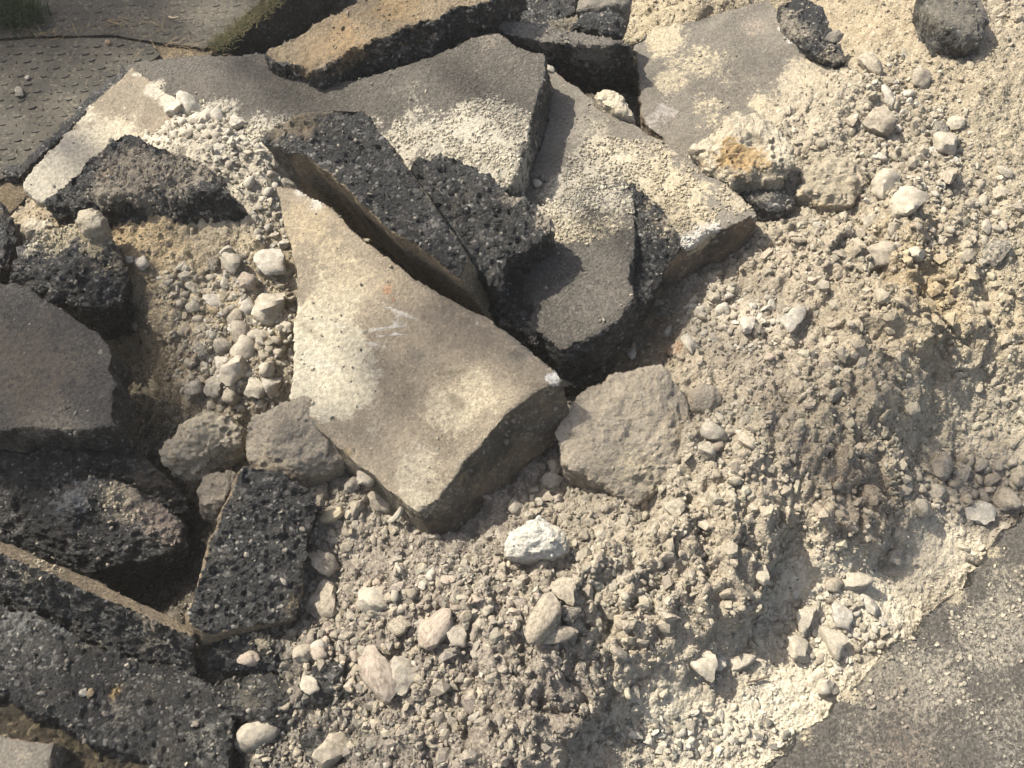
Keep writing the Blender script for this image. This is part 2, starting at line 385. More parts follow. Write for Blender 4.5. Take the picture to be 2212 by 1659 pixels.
# soil colours, pits and hollows painted near black for their shade, and how cloddy it is: px, py, r, g, b, clod
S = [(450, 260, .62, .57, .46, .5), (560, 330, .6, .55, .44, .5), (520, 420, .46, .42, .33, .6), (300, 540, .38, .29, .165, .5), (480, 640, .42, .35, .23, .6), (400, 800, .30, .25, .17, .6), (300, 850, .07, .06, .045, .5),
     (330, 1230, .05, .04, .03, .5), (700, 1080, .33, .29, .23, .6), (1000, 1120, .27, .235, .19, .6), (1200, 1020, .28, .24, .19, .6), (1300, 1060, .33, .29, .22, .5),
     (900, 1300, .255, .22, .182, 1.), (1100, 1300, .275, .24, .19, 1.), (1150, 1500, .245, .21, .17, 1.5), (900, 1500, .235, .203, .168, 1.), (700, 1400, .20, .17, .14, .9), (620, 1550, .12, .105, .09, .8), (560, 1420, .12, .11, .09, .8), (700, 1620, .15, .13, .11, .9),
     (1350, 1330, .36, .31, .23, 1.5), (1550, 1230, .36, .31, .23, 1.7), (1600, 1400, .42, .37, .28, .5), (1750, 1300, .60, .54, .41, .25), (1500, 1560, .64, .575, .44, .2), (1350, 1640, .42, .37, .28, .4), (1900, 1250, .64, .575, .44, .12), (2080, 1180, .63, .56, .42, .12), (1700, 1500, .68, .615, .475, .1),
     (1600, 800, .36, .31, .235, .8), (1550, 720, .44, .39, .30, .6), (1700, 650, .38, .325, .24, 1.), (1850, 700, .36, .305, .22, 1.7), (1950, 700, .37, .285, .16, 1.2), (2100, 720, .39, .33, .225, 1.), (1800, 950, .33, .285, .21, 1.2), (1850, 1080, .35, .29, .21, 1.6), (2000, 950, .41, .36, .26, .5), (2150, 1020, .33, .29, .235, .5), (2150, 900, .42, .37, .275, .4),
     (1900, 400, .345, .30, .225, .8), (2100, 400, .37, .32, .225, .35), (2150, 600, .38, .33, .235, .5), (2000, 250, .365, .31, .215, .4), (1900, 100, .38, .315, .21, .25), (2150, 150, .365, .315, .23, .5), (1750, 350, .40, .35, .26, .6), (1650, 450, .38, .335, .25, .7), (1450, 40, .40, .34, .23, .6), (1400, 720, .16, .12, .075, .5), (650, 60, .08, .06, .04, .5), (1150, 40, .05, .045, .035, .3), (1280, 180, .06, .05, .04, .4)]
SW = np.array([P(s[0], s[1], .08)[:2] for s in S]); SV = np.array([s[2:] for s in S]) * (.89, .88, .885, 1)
NU, NV = 760, 600
uu, vv = np.meshgrid(np.linspace(0, 1, NU), np.linspace(0, 1, NV))
Y = -.06 + 2.75 * vv ** 1.12; WID = 1.95 + 1.08 * Y
X = (uu - .5) * WID
gx = np.c_[X.ravel(), Y.ravel()]
hb = rbf_eval(gx, HW[:, :2], HCO)
d2 = ((gx[:, None, :] - SW[None]) ** 2).sum(2) + 4e-4 if False else None
soil = np.empty((len(gx), 4))
for i in range(0, len(gx), 40000):
    q = gx[i:i + 40000]; w = 1 / (((q[:, None] - SW[None]) ** 2).sum(2) + 1.2e-3) ** 2
    soil[i:i + 40000] = (w @ SV) / w.sum(1)[:, None]
p3 = np.c_[gx, hb * .8]
warp = np.c_[fbm(p3, 12., 2, 201), fbm(p3, 12., 2, 211), fbm(p3, 12., 2, 221)] * .012
pw = p3 + warp
cl = soil[:, 3]
h = hb + fbm(p3, 5., 4, 1) * .018 * (.4 + cl)
h += (fbm(p3 * (1, .55, 1), 16., 4, 11, .6)) * .017 * cl
h += (lumps(pw, 13., 21, .8) - .3) * .028 * cl
h += -np.abs(fbm(p3, 22., 3, 25)) * .014 * cl
h += lumps(pw, 30., 22, .75) * .011 * (.25 + cl)
h += lumps(pw, 62., 23, .62) * .0085 * (.4 + .7 * cl)
h += -np.abs(fbm(p3, 75., 2, 26)) * .004 * (.4 + cl)
h += lumps(pw, 125., 24, .62) * .0045
h += fbm(p3, 120., 2, 31) * .0022 * (.5 + cl)
edge = np.minimum(np.minimum(uu, 1 - uu), np.minimum(vv, 1 - vv)).ravel()
k = sstep(edge, .0, .04)
h = h * k + (-.07) * (1 - k)
eps = .012
gr = np.c_[rbf_eval(gx + (eps, 0), HW[:, :2], HCO) - hb, rbf_eval(gx + (0, eps), HW[:, :2], HCO) - hb] / eps
sl = np.linalg.norm(gr, axis=1); dn = -gr / np.maximum(sl, 1e-6)[:, None]
push = sstep(sl, .35, .95) * np.clip(cl, 0, 1.6) * k * (lumps(p3 * (1, 1, 1.6), 24., 27, .75) * .022 + fbm(p3, 40., 3, 28) * .007 + .2 * fbm(p3, 10., 2, 29) * .05)
jx = dn * push[:, None] + np.c_[fbm(p3, 50., 2, 41), fbm(p3, 50., 2, 45)] * .003 * k[:, None]
TV = np.c_[gx + jx, h]
ii = np.arange(NU * NV).reshape(NV, NU)
F = np.stack([ii[:-1, :-1], ii[:-1, 1:], ii[1:, 1:], ii[1:, :-1]], -1).reshape(-1, 4)
tm = new_mesh('terrain', TV, F)
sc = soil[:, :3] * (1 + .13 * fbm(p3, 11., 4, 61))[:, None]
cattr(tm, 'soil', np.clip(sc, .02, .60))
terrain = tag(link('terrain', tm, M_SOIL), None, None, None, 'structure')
def frame_ring(z, far=14):
    vs = []; E = np.r_[ii[0, :], ii[1:, -1], ii[-1, -2::-1], ii[-2:0:-1, 0]]
    inner = TV[E]; cen = np.array([0, 1.2]); out = inner.copy()
    for i, q in enumerate(inner):
        d = q[:2] - cen; d /= max(abs(d)); out[i] = (*(cen + d * far), z)
    n = len(E); a = np.arange(n); b = np.roll(a, -1)
    return np.r_[inner, out], np.c_[a, a + n, b + n, b]
gv, gf = frame_ring(-.07)
tag(link('ground', new_mesh('ground', gv, gf), mat_plain('yard_ground', (.16, .14, .11), (.24, .21, .165), 8.)), None, None, None, 'structure')

# ------------------------------------------------------------------ old paving at the far left, and the intact road
def sheet(name, outline, ctrl, thick, mat, voxel, amp, seed, jag=.006, dust=(), worn=1.):
    o = slab(name, None, None, outline, ctrl, thick, mat, voxel, jag, amp, .006, dust=dust, seed=seed)
    return tag(o, None, None, None, 'structure')
Z = .03
sheet('pavement', [(-420, -330), (800, -330), (730, -110), (594, 0), (530, 52), (468, 106), (440, 150), (380, 210), (200, 300), (75, 410), (10, 470), (-420, 640)],
      [(0, 0, Z), (400, 0, Z), (0, 400, Z)], .14, M_ASPHB, .008, .0015, 300, .008, dust=[(500, 70, .05, (.1, .1, .03), .5), (30, 440, .08, (.12, .09, .035), .7)])
road = sheet('road', [(2420, 880), (2212, 1112), (2165, 1165), (2130, 1212), (2062, 1278), (2030, 1312), (1950, 1378), (1905, 1428), (1822, 1500), (1762, 1558), (1690, 1635), (1640, 1680), (1580, 1760), (2600, 1900), (2700, 900)],
      [(2212, 1112, .022), (1680, 1640, .022), (2212, 1650, .022)], .10, M_ASPH, .006, .0016, 310, .016,
      dust=[(1980, 1480, .15, (.36, .32, .25), .57), (2120, 1380, .11, (.36, .32, .25), .55), (1900, 1440, .05, (.2, .18, .13), .5), (2150, 1600, .15, (.28, .255, .21), .45), (1950, 1620, .1, (.15, .10, .075), .5), (1850, 1600, .1, (.3, .275, .22), .45), (2190, 1250, .09, (.33, .29, .22), .5), (1830, 1500, .03, SAND, .75), (1960, 1370, .025, SAND, .75), (2060, 1285, .03, SAND, .75), (2150, 1190, .03, SAND, .8), (1740, 1590, .03, SAND, .75)])

def tread_plate(label, outline, z, rows, seed, tilt):
    pl = Plane([(0, 0, z), (400, 0, z), (0, 400, z)])
    pts = np.array([pl.at(*p) for p in outline]); base = np.array([pts[:, 0].mean(), pts[:, 1].mean(), z - .006])
    e = bpy.data.objects.new('tread_plate', None); COL.objects.link(e); e.location = base; tag(e, label, 'ground plate', 'tread plates on the old paving')
    loop = fract_loop(pts, np.array([0, 0, 1.]), .003, seed, .02)
    bm = bmesh.new(); tv = [bm.verts.new(q - base) for q in loop]; bv = [bm.verts.new(q - base - (0, 0, .005)) for q in loop]
    bm.faces.new(tv); bm.faces.new(bv[::-1])
    for i in range(len(tv)):
        j = (i + 1) % len(tv); bm.faces.new((tv[i], tv[j], bv[j], bv[i]))
    bmesh.ops.recalc_face_normals(bm, faces=bm.faces)
    me = bpy.data.meshes.new('plate_sheet'); bm.to_mesh(me); bm.free()
    link('plate_sheet', me, M_PLATE, (0, 0, 0), e)
    return e, pl, base, pts
def lozenge():
    bm = bmesh.new(); L, W_, Hh = .017, .0052, .0035
    ring = [(-L, 0, 0), (-L * .5, -W_ * .85, 0), (0, -W_, 0), (L * .5, -W_ * .85, 0), (L, 0, 0), (L * .5, W_ * .85, 0), (0, W_, 0), (-L * .5, W_ * .85, 0)]
    lo = [bm.verts.new((x, y, -.003)) for x, y, z in ring]; hi = [bm.verts.new((x * .8, y * .6, Hh)) for x, y, z in ring]
    bm.faces.new(hi)
    for i in range(8): bm.faces.new((lo[i], lo[(i + 1) % 8], hi[(i + 1) % 8], hi[i]))
    me = bpy.data.meshes.new('tread_bar'); bm.to_mesh(me); bm.free(); me.materials.append(M_BAR); return me
LOZ = lozenge()
def inside(poly, x, y):
    c = False; n = len(poly)
    for i in range(n):
        x1, y1 = poly[i][:2]; x2, y2 = poly[(i + 1) % n][:2]
        if (y1 > y) != (y2 > y) and x < (x2 - x1) * (y - y1) / (y2 - y1) + x1: c = not c
    return c
for label, outline, z, seed in (
    ('dull grey-green tread plate with raised lozenge bars at the left of the slabs', [(-220, 110), (60, 84), (250, 82), (330, 96), (345, 118), (300, 150), (230, 200), (40, 372), (-30, 400), (-220, 420)], .040, 3),
    ('brown dusty tread plate with worn bars beyond the seam, partly in shade', [(-160, -190), (620, -190), (560, 8), (470, 92), (440, 104), (335, 90), (255, 76), (60, 78), (-160, 96)], .0395, 4)):
    e, pl, base, pts = tread_plate(label, outline, z, 0, seed, 0)
    x0, x1 = pts[:, 0].min(), pts[:, 0].max(); y0, y1 = pts[:, 1].min(), pts[:, 1].max()
    st = .0262; n = 0; i = 0
    cand = []
    for a in range(int((x1 - x0) / st) + 1):
        for b in range(int((y1 - y0) / st) + 1):
            x = x0 + a * st + (b % 2) * 0; y = y0 + b * st
            px, py = to_px(np.array([x, y, z]))
            if px < -12 or py < -12 or not inside(pts, x, y): continue
            if not all(inside(pts, x + dx, y + dy) for dx in (-.01, .01) for dy in (-.01, .01)): continue
            cand.append((px, py, x, y, (a + b) % 2))
    cand.sort(key=lambda c: -c[1])
    for px, py, x, y, par in cand[:300]:
        if random.random() < .06: continue
        o = bpy.data.objects.new('tread_bar', LOZ); COL.objects.link(o); o.parent = e
        o.location = (x - base[0] + random.uniform(-.003, .003), y - base[1] + random.uniform(-.003, .003), .006)
        o.rotation_euler = (0, 0, (math.radians(-52) if par else math.radians(20)) + random.uniform(-.2, .2))
        s = random.uniform(.48, .64); o.scale = (s, s, random.uniform(.4, .95) * (1 if z > .0398 else .6))

# ------------------------------------------------------------------ slabs of broken paving
slab('concrete_block', 'big tilted tan concrete slab in the middle, its sharp corner pointing at the viewer', 'concrete slab',
     [(592, 398), (645, 405), (705, 440), (780, 508), (870, 578), (960, 638), (1060, 690), (1130, 742), (1186, 788), (1216, 822), (1165, 842), (1095, 890), (1000, 1000), (935, 1086), (905, 1106), (865, 1078), (800, 1022), (740, 975), (690, 930), (625, 860), (632, 780), (640, 640), (632, 560), (612, 480)],
     [(600, 400, .275), (1210, 818, .23), (905, 1106, .15), (625, 860, .17)], .15, M_CONC, .0045, .0045, .0012, .0022, seed=11, bend=.006, ext=(.03, -.025, -.15),
     scrapes=[(780, 716, 890, 700, .006, (.42, .41, .38), .56), (800, 728, 905, 716, .005, (.42, .41, .38), .55), (786, 738, 850, 752, .005, (.5, .48, .43), .58), (650, 772, 735, 798, .006, (.5, .48, .43), .58), (700, 690, 760, 712, .005, (.48, .46, .4), .55), (820, 655, 900, 690, .006, (.42, .4, .35), .7), (885, 948, 912, 968, .006, (.5, .48, .43), .6), (640, 690, 700, 740, .007, (.16, .13, .09), .7), (930, 810, 1010, 800, .006, (.14, .115, .08), .7), (970, 850, 1000, 880, .008, (.14, .115, .08), .65), (690, 425, 760, 500, .008, (.17, .14, .10), .6), (880, 590, 1060, 700, .012, (.17, .145, .11), .62), (1070, 705, 1180, 795, .012, (.19, .165, .13), .6), (1000, 1000, 1160, 845, .010, (.2, .175, .14), .55)],
     dust=[(690, 640, .12, (.46, .40, .28), .62), (650, 740, .10, (.52, .47, .35), .85), (680, 830, .13, (.52, .47, .35), .85), (780, 830, .08, (.48, .42, .30), .62), (1000, 890, .12, (.40, .345, .24), .56), (900, 1010, .12, (.42, .37, .27), .58), (800, 950, .10, (.36, .32, .24), .52), (660, 500, .12, (.42, .34, .22), .60), (780, 610, .09, (.36, .29, .19), .5),
           (860, 690, .02, (.3, .29, .26), .5), (835, 628, .016, RUST, .7), (848, 645, .012, RUST, .65), (750, 975, .022, (.2, .14, .07), .75), (775, 985, .02, (.14, .11, .07), .6),
           (1120, 770, .035, (.17, .145, .11), .7), (900, 770, .05, (.19, .165, .125), .6), (960, 690, .07, (.18, .152, .115), .55), (1192, 816, .018, WHITE, .6), (1030, 700, .012, WHITE, .6), (655, 410, .02, WHITE, .7), (685, 432, .018, WHITE, .7), (1000, 1000, .03, (.14, .12, .095), .6)])  # dark blobs on the upper right paint in the dappled half shade
slab('asphalt_block', 'broad grey asphalt slab at the back with pale grit along its lower edge', 'asphalt slab',
     [(262, 140), (300, 129), (400, 124), (480, 121), (575, 117), (660, 148), (742, 172), (830, 153), (940, 118), (1010, 86), (1062, 72), (1095, 82), (1128, 106), (1176, 114), (1176, 160), (1158, 222), (1132, 320), (1092, 408), (1000, 420), (860, 390), (760, 330), (640, 320), (560, 300), (470, 280), (350, 235)],
     [(285, 145, .12), (1175, 120, .275), (560, 290, .14), (1095, 405, .25)], .085, M_ASPH, .0055, .005, .0015, .005, seed=13, bend=.006,
     dust=[(1000, 310, .13, PALE, .95), (900, 300, .12, PALE, .95), (1080, 275, .09, PALE, .95), (800, 270, .06, PALE, .75), (1080, 350, .09, PALE, .9), (560, 280, .07, PALE, .85), (460, 250, .06, PALE, .8), (340, 190, .03, PALE, .8), (385, 225, .03, PALE, .8), (1060, 90, .05, (.23, .2, .16), .6), (900, 170, .14, (.16, .145, .12), .45)])
slab('concrete_block', 'smooth pale sunlit concrete slab lying beside the tread plate, its ridge dusted with grit', 'concrete slab',
     [(286, 144), (180, 250), (100, 335), (44, 396), (55, 415), (88, 442), (150, 420), (260, 360), (330, 330), (440, 270), (395, 225), (345, 190)],
     [(286, 144, .155), (44, 396, .09), (88, 442, .075), (400, 240, .135)], .075, M_CONC, .005, .004, .0012, .005, seed=15,
     dust=[(180, 300, .12, (.48, .43, .33), .8), (100, 390, .13, (.46, .42, .33), .92), (150, 350, .1, (.44, .395, .305), .85), (240, 300, .11, (.46, .40, .29), .75), (290, 160, .025, PALE, .9), (330, 190, .03, PALE, .85), (370, 220, .03, PALE, .85), (280, 190, .05, (.19, .165, .13), .6), (90, 330, .02, (.19, .165, .13), .5)])
slab('asphalt_block', 'long grey-brown slab on the right ending in a thick brown wedge-shaped end face', 'concrete slab',
     [(1178, 140), (1245, 184), (1300, 224), (1380, 274), (1480, 335), (1560, 392), (1636, 460), (1585, 486), (1522, 504), (1472, 540), (1400, 592), (1340, 560), (1240, 500), (1120, 420), (1148, 260)],
     [(1178, 140, .19), (1636, 460, .215), (1400, 590, .175), (1140, 400, .165)], .135, M_CONCD, .005, .006, .0014, .0022, seed=17,
     dust=[(1300, 380, .10, PALE, .8), (1420, 400, .13, SAND, .78), (1500, 450, .1, SAND, .85), (1240, 430, .09, PALE, .88), (1340, 330, .08, SAND, .6), (1545, 492, .02, WHITE, 1.), (1515, 503, .02, WHITE, 1.), (1488, 520, .022, WHITE, 1.), (1570, 430, .05, (.3, .26, .2), .5), (1250, 300, .1, (.22, .195, .16), .5), (1400, 330, .1, (.3, .26, .2), .5)])
slab('asphalt_block', 'short grey asphalt slab with ragged lower end overlapping the long slab', 'asphalt slab',
     [(1356, 388), (1372, 440), (1370, 520), (1360, 600), (1368, 640), (1332, 690), (1290, 722), (1214, 758), (1170, 720), (1080, 700), (1040, 560), (1110, 480), (1180, 440), (1260, 405)],
     [(1356, 388, .235), (1214, 758, .165), (1366, 640, .205), (1080, 560, .17)], .08, M_ASPH, .005, .007, .0015, .006, ext=(.02, -.015, -.085), seed=19,
     dust=[(1300, 425, .08, PALE, .85), (1220, 445, .07, PALE, .9), (1290, 490, .07, SAND, .7), (1225, 490, .05, SAND, .8), (1240, 752, .015, WHITE, .7), (1300, 640, .1, (.17, .15, .125), .5)])
slab('asphalt_block', 'black broken asphalt slab stood on edge behind the big tan slab, rough side up', 'asphalt slab',
     [(556, 300), (600, 268), (650, 243), (740, 236), (786, 238), (830, 298), (872, 350), (905, 400), (945, 455), (985, 510), (1010, 560), (990, 602), (925, 548), (830, 488), (760, 420), (700, 365), (660, 335), (610, 330)],
     [(556, 300, .345), (780, 240, .365), (1000, 560, .295), (760, 420, .33)], .2, M_ASPHB, .005, .004, .0012, .009, rough_top=True, ext=(.085, .02, -.25), seed=21, worn_side=True,
     dust=[(640, 265, .06, (.17, .135, .09), .8), (600, 290, .05, (.15, .12, .08), .7), (930, 490, .03, (.2, .19, .17), .5), (700, 250, .04, (.12, .1, .075), .55)])
slab('asphalt_block', 'black shaded asphalt wedge in the gap between the tan slab and the short slab',  'asphalt slab',
     [(968, 572), (1010, 535), (1075, 536), (1122, 590), (1148, 680), (1164, 752), (1100, 700), (1010, 640), (980, 606)],
     [(1000, 570, .20), (1150, 740, .15), (1120, 590, .20)], .1, M_ASPH, .005, .009, .002, .010, rough_top=True, seed=22)
slab('asphalt_block', 'black crumbly asphalt slab with a thin dusty rim, wedged behind the one stood on edge', 'asphalt slab',
     [(880, 400), (896, 352), (948, 334), (1004, 344), (1062, 386), (1092, 420), (1140, 436), (1196, 474), (1194, 494), (1150, 532), (1100, 560), (1080, 620), (1000, 570), (930, 480)],
     [(900, 350, .305), (1196, 480, .275), (1090, 560, .255), (950, 480, .285)], .1, M_ASPH, .005, .009, .002, .010, rough_top=True, seed=23,
     dust=[(1180, 470, .03, (.3, .26, .2), .6), (1110, 425, .025, (.3, .26, .2), .6), (1060, 560, .02, (.3, .28, .24), .5)])
slab('asphalt_block', 'brown-topped asphalt slab beyond the grey one, its long black front edge exposed', 'asphalt slab',
     [(572, 116), (640, 78), (700, 40), (760, 12), (830, -40), (900, -90), (1130, -110), (1088, -40), (1060, 4), (1040, 2), (900, 52), (760, 106), (680, 150), (640, 138)],
     [(572, 116, .20), (680, 150, .23), (1060, 0, .33), (740, 20, .25)], .13, M_ASPHB, .0055, .009, .006, .009, seed=25, ext=(.01, -.02, -.13),
     dust=[(750, 70, .09, (.26, .18, .095), .7), (850, 30, .1, (.27, .19, .10), .75), (680, 110, .08, (.2, .145, .085), .65), (620, 110, .06, (.15, .115, .075), .6), (700, 150, .02, (.4, .35, .28), .55), (860, 70, .02, (.3, .27, .23), .5)])
slab('asphalt_block', 'thin dusty ledge of asphalt over a dark hollow at the top middle', 'asphalt slab',
     [(1056, 56), (1084, 46), (1180, 49), (1240, 67), (1300, 80), (1356, 91), (1364, 101), (1300, 100), (1240, 97), (1170, 92), (1104, 80)],
     [(1056, 56, .26), (1180, 50, .25), (1360, 98, .21), (1104, 80, .25)], .1, M_ASPH, .0055, .005, .0015, .009, ext=(.03, .05, -.17), seed=27,
     dust=[(1150, 70, .08, (.23, .205, .17), .8), (1280, 90, .08, (.22, .195, .16), .8)])
slab('concrete_block', 'wide dusty concrete slab smeared with sand at the top right, next to a black end', 'concrete slab',
     [(1366, 104), (1412, 62), (1500, 44), (1560, 24), (1612, 8), (1662, -6), (1700, 40), (1722, 72), (1762, 112), (1842, 190), (1790, 240), (1650, 260), (1560, 330), (1500, 370), (1440, 320), (1384, 250), (1380, 180)],
     [(1366, 110, .15), (1660, 0, .20), (1830, 195, .19), (1500, 330, .105)], .09, M_CONCD, .0055, .006, .002, .005, seed=29, bend=.006,
     dust=[(1500, 130, .1, SAND, .55), (1440, 90, .07, SAND, .75), (1450, 180, .07, (.42, .36, .25), .6), (1540, 220, .1, SAND, .55), (1740, 190, .12, (.42, .36, .26), .66), (1620, 60, .05, (.32, .26, .2), .5), (1540, 35, .02, RUST, .5), (1690, 60, .015, WHITE, .7), (1708, 90, .015, WHITE, .7), (1430, 240, .06, (.3, .27, .25), .7), (1620, 140, .07, (.13, .12, .1), .5), (1800, 190, .06, SAND, .75), (1650, 230, .05, SAND, .7)])
slab('asphalt_block', 'flat shaded grey slab jutting in from the left edge with a ragged end', 'asphalt slab',
     [(-160, 600), (0, 611), (60, 618), (110, 655), (170, 690), (212, 715), (247, 766), (234, 800), (250, 832), (241, 900), (252, 921), (180, 926), (100, 924), (0, 932), (-160, 936)],
     [(0, 611, .165), (212, 715, .17), (250, 920, .15), (0, 930, .15)], .085, M_ASPH, .005, .007, .0015, .006, seed=31,
     dust=[(60, 640, .03, (.3, .27, .22), .4), (100, 645, .02, WHITE, .5), (60, 780, .2, (.17, .14, .10), .6), (120, 918, .05, (.26, .23, .18), .5)])
slab('asphalt_block', 'long asphalt slab on edge at the lower left with a narrow brown top strip', 'asphalt slab',
     [(-90, 1130), (0, 1168), (90, 1205), (200, 1254), (330, 1312), (416, 1356), (412, 1374), (330, 1340), (220, 1290), (100, 1236), (0, 1196), (-90, 1160)],
     [(0, 1180, .075), (416, 1360, .055), (200, 1270, .07)], .1, M_ASPHB, .005, .005, .0015, .009, ext=(-.012, -.06, -.14), seed=33,
     dust=[(80, 1210, .04, SAND, .6), (120, 1230, .03, SAND, .6), (300, 1310, .08, (.2, .165, .12), .55), (60, 1260, .05, (.25, .23, .2), .4)])
slab('asphalt_block', 'large rough black slab of asphalt filling the bottom left corner', 'asphalt slab',
     [(-90, 1270), (0, 1300), (80, 1330), (150, 1362), (210, 1395), (300, 1425), (400, 1428), (436, 1462), (475, 1510), (506, 1562), (494, 1640), (490, 1740), (390, 1720), (330, 1660), (200, 1600), (100, 1545), (0, 1492), (-90, 1460)],
     [(0, 1300, .01), (500, 1560, -.02), (200, 1590, .0)], .1, M_ASPH, .0045, .009, .002, .010, rough_top=True, seed=35,
     dust=[(252, 1490, .011, (.36, .25, .1), .62), (243, 1503, .008, (.33, .23, .1), .6), (262, 1478, .007, (.4, .3, .15), .6), (150, 1350, .03, (.2, .2, .19), .5), (260, 1545, .03, (.2, .18, .15), .5), (40, 1330, .05, (.16, .16, .15), .5), (440, 1600, .04, (.2, .19, .16), .45), (180, 1395, .02, (.35, .3, .22), .5)])
slab('soil_clod', 'strip of dark brown mossy soil under the black slab at the bottom left', 'soil',
     [(-90, 1440), (0, 1480), (100, 1525), (220, 1590), (340, 1650), (380, 1740), (90, 1740), (-90, 1600)],
     [(0, 1500, -.03), (330, 1650, -.035), (0, 1590, -.03)], .06, M_SOILY, .0045, .008, .002, .010, rough_top=True, seed=37,
     dust=[(40, 1500, .05, (.12, .11, .05), .6), (180, 1600, .05, (.13, .1, .05), .5)])
slab('concrete_block', 'smooth grey concrete corner poking in at the very bottom left', 'concrete slab',
     [(-90, 1565), (0, 1590), (60, 1600), (119, 1604), (108, 1640), (84, 1740), (-90, 1740)],
     [(0, 1592, .02), (119, 1604, .02), (50, 1659, .02)], .07, M_CONCD, .0045, .003, .001, .004, seed=39, dust=[(40, 1630, .03, (.3, .25, .19), .5)])
slab('asphalt_block', 'black asphalt slab leaning below the grey boulder, with a brown strip down its left edge', 'asphalt slab',
     [(524, 1002), (600, 1012), (690, 1060), (682, 1130), (662, 1200), (650, 1290), (640, 1332), (560, 1352), (442, 1370), (412, 1350), (402, 1320), (452, 1190), (504, 1060)],
     [(524, 1002, .16), (690, 1060, .115), (640, 1330, .06), (400, 1325, .095)], .07, M_ASPHB, .0045, .006, .002, .008, rough_top=True, ext=(-.028, .0, -.085), seed=41, worn_side=True,
     dust=[(600, 1180, .02, (.25, .24, .2), .45), (650, 1300, .03, (.12, .09, .05), .5)])

# ------------------------------------------------------------------ broken lumps and boulders
chunk('asphalt_chunk', 'big black asphalt lump with a dusty brown crest on the pale slab', 'asphalt chunk',
      [(90, 442), (108, 420), (200, 340), (238, 296), (290, 288), (350, 320), (400, 330), (444, 352), (492, 430), (560, 498), (612, 532), (480, 546), (400, 532), (270, 502), (150, 472)],
      .225, .075, .015, .12, M_ASPH, .0045, .011, dust=[(300, 365, .09, (.25, .21, .16), .78), (400, 375, .085, (.28, .24, .185), .82), (250, 405, .06, (.30, .26, .20), .85), (320, 430, .04, (.3, .26, .2), .75), (230, 380, .02, RUST, .5), (450, 400, .05, (.24, .21, .16), .6)], ridge=[(480, 415, .215), (320, 405, .205), (220, 395, .175)], seed=51)
chunk('asphalt_chunk', 'black asphalt lump capped with yellow sandy crust above the flat left slab', 'asphalt chunk',
      [(12, 592), (40, 532), (90, 496), (170, 470), (240, 505), (275, 590), (262, 660), (190, 672), (110, 655), (50, 615)],
      .17, .10, .01, .12, M_ASPH, .0045, .010, dust=[(120, 505, .07, SAND, .85), (200, 500, .07, (.4, .34, .22), .85), (245, 570, .05, (.36, .3, .19), .8), (60, 540, .03, PALE, .6), (30, 575, .02, (.28, .25, .21), .8)], seed=53)
chunk('sandstone_lump', 'small sandy knob on the crusted asphalt lump, against the black one', 'stone', [(160, 485), (165, 460), (185, 448), (212, 452), (232, 478), (225, 500), (185, 505)], .195, .18, .01, .05, M_LIME, .004, .006, seed=54, worn=.3)
chunk('sandstone_lump', 'crumbly white lump at the left beside the sandy knob', 'stone', [(42, 490), (52, 472), (85, 474), (105, 468), (120, 488), (95, 506), (60, 505)], .15, .14, .008, .05, M_LIME, .004, .006, seed=55, worn=.3)
chunk('asphalt_chunk', 'dark asphalt lump cut by the left edge under the pale slab', 'asphalt chunk', [(-80, 440), (0, 430), (28, 470), (40, 520), (20, 578), (-10, 600), (-80, 600)], .09, .07, .01, .12, M_ASPH, .005, .009, seed=56, dust=[(20, 450, .04, (.15, .11, .06), .6)])
chunk('asphalt_chunk', 'small black asphalt lump lying on the tread plate', 'asphalt chunk', [(0, 368), (20, 356), (50, 352), (64, 372), (50, 384), (15, 386)], .055, .05, .008, .03, M_ASPH, .004, .005, seed=57)
chunk('asphalt_chunk', 'ragged black asphalt sliver along the upper left side of the pale slab', 'asphalt chunk', [(205, 205), (262, 142), (286, 150), (200, 235), (120, 310), (40, 385), (22, 392), (26, 368), (100, 310)], .11, .075, .004, .06, M_ASPH, .0045, .006, seed=58)
chunk('asphalt_chunk', 'black shaded mass of asphalt beneath the flat left slab', 'asphalt chunk', [(-110, 920), (240, 925), (330, 1000), (400, 1058), (420, 1110), (300, 1075), (180, 1040), (60, 1120), (-110, 1190)], .075, -.04, .01, .14, M_ASPH, .005, .011, seed=59, dust=[(340, 1030, .06, (.16, .13, .09), .6)])
chunk('asphalt_chunk', 'speckled black asphalt lump with a tan dusty patch above the dark pit', 'asphalt chunk', [(0, 1165), (70, 1140), (92, 1080), (130, 1032), (176, 1018), (240, 1040), (330, 1058), (402, 1140), (408, 1182), (330, 1188), (210, 1196), (190, 1242), (60, 1185)], .08, -.02, .012, .12, M_ASPH, .0045, .009, seed=60, dust=[(260, 1075, .05, (.33, .28, .2), .75), (330, 1110, .05, (.3, .24, .19), .7), (150, 1080, .05, (.13, .135, .14), .6), (370, 1160, .03, (.3, .24, .19), .6)])
chunk('boulder', 'dull grey-brown boulder leaning on the left corner of the big tan slab', 'boulder', [(524, 942), (540, 900), (622, 860), (672, 853), (706, 890), (746, 952), (751, 996), (720, 1016), (640, 1042), (570, 1032), (530, 1000)], .18, .10, .016, .1, M_GREY, .0042, .006, seed=61, worn=.5)
chunk('boulder', 'rough pale sandy boulder half in shade, left of the grey-brown boulder', 'boulder', [(340, 970), (400, 902), (440, 880), (500, 885), (532, 918), (522, 962), (440, 1012), (390, 1022), (350, 1002)], .12, .055, .014, .1, M_LIME, .0042, .009, seed=62, worn=.3, dust=[(440, 930, .08, SAND, .5)])
chunk('boulder', 'grey knobbly stone in the shade below the pale sandy boulder', 'stone', [(420, 1062), (440, 1022), (500, 1004), (526, 1030), (500, 1100), (460, 1112), (426, 1102)], .075, .04, .012, .08, M_GREY, .0042, .008, seed=63, worn=.4)
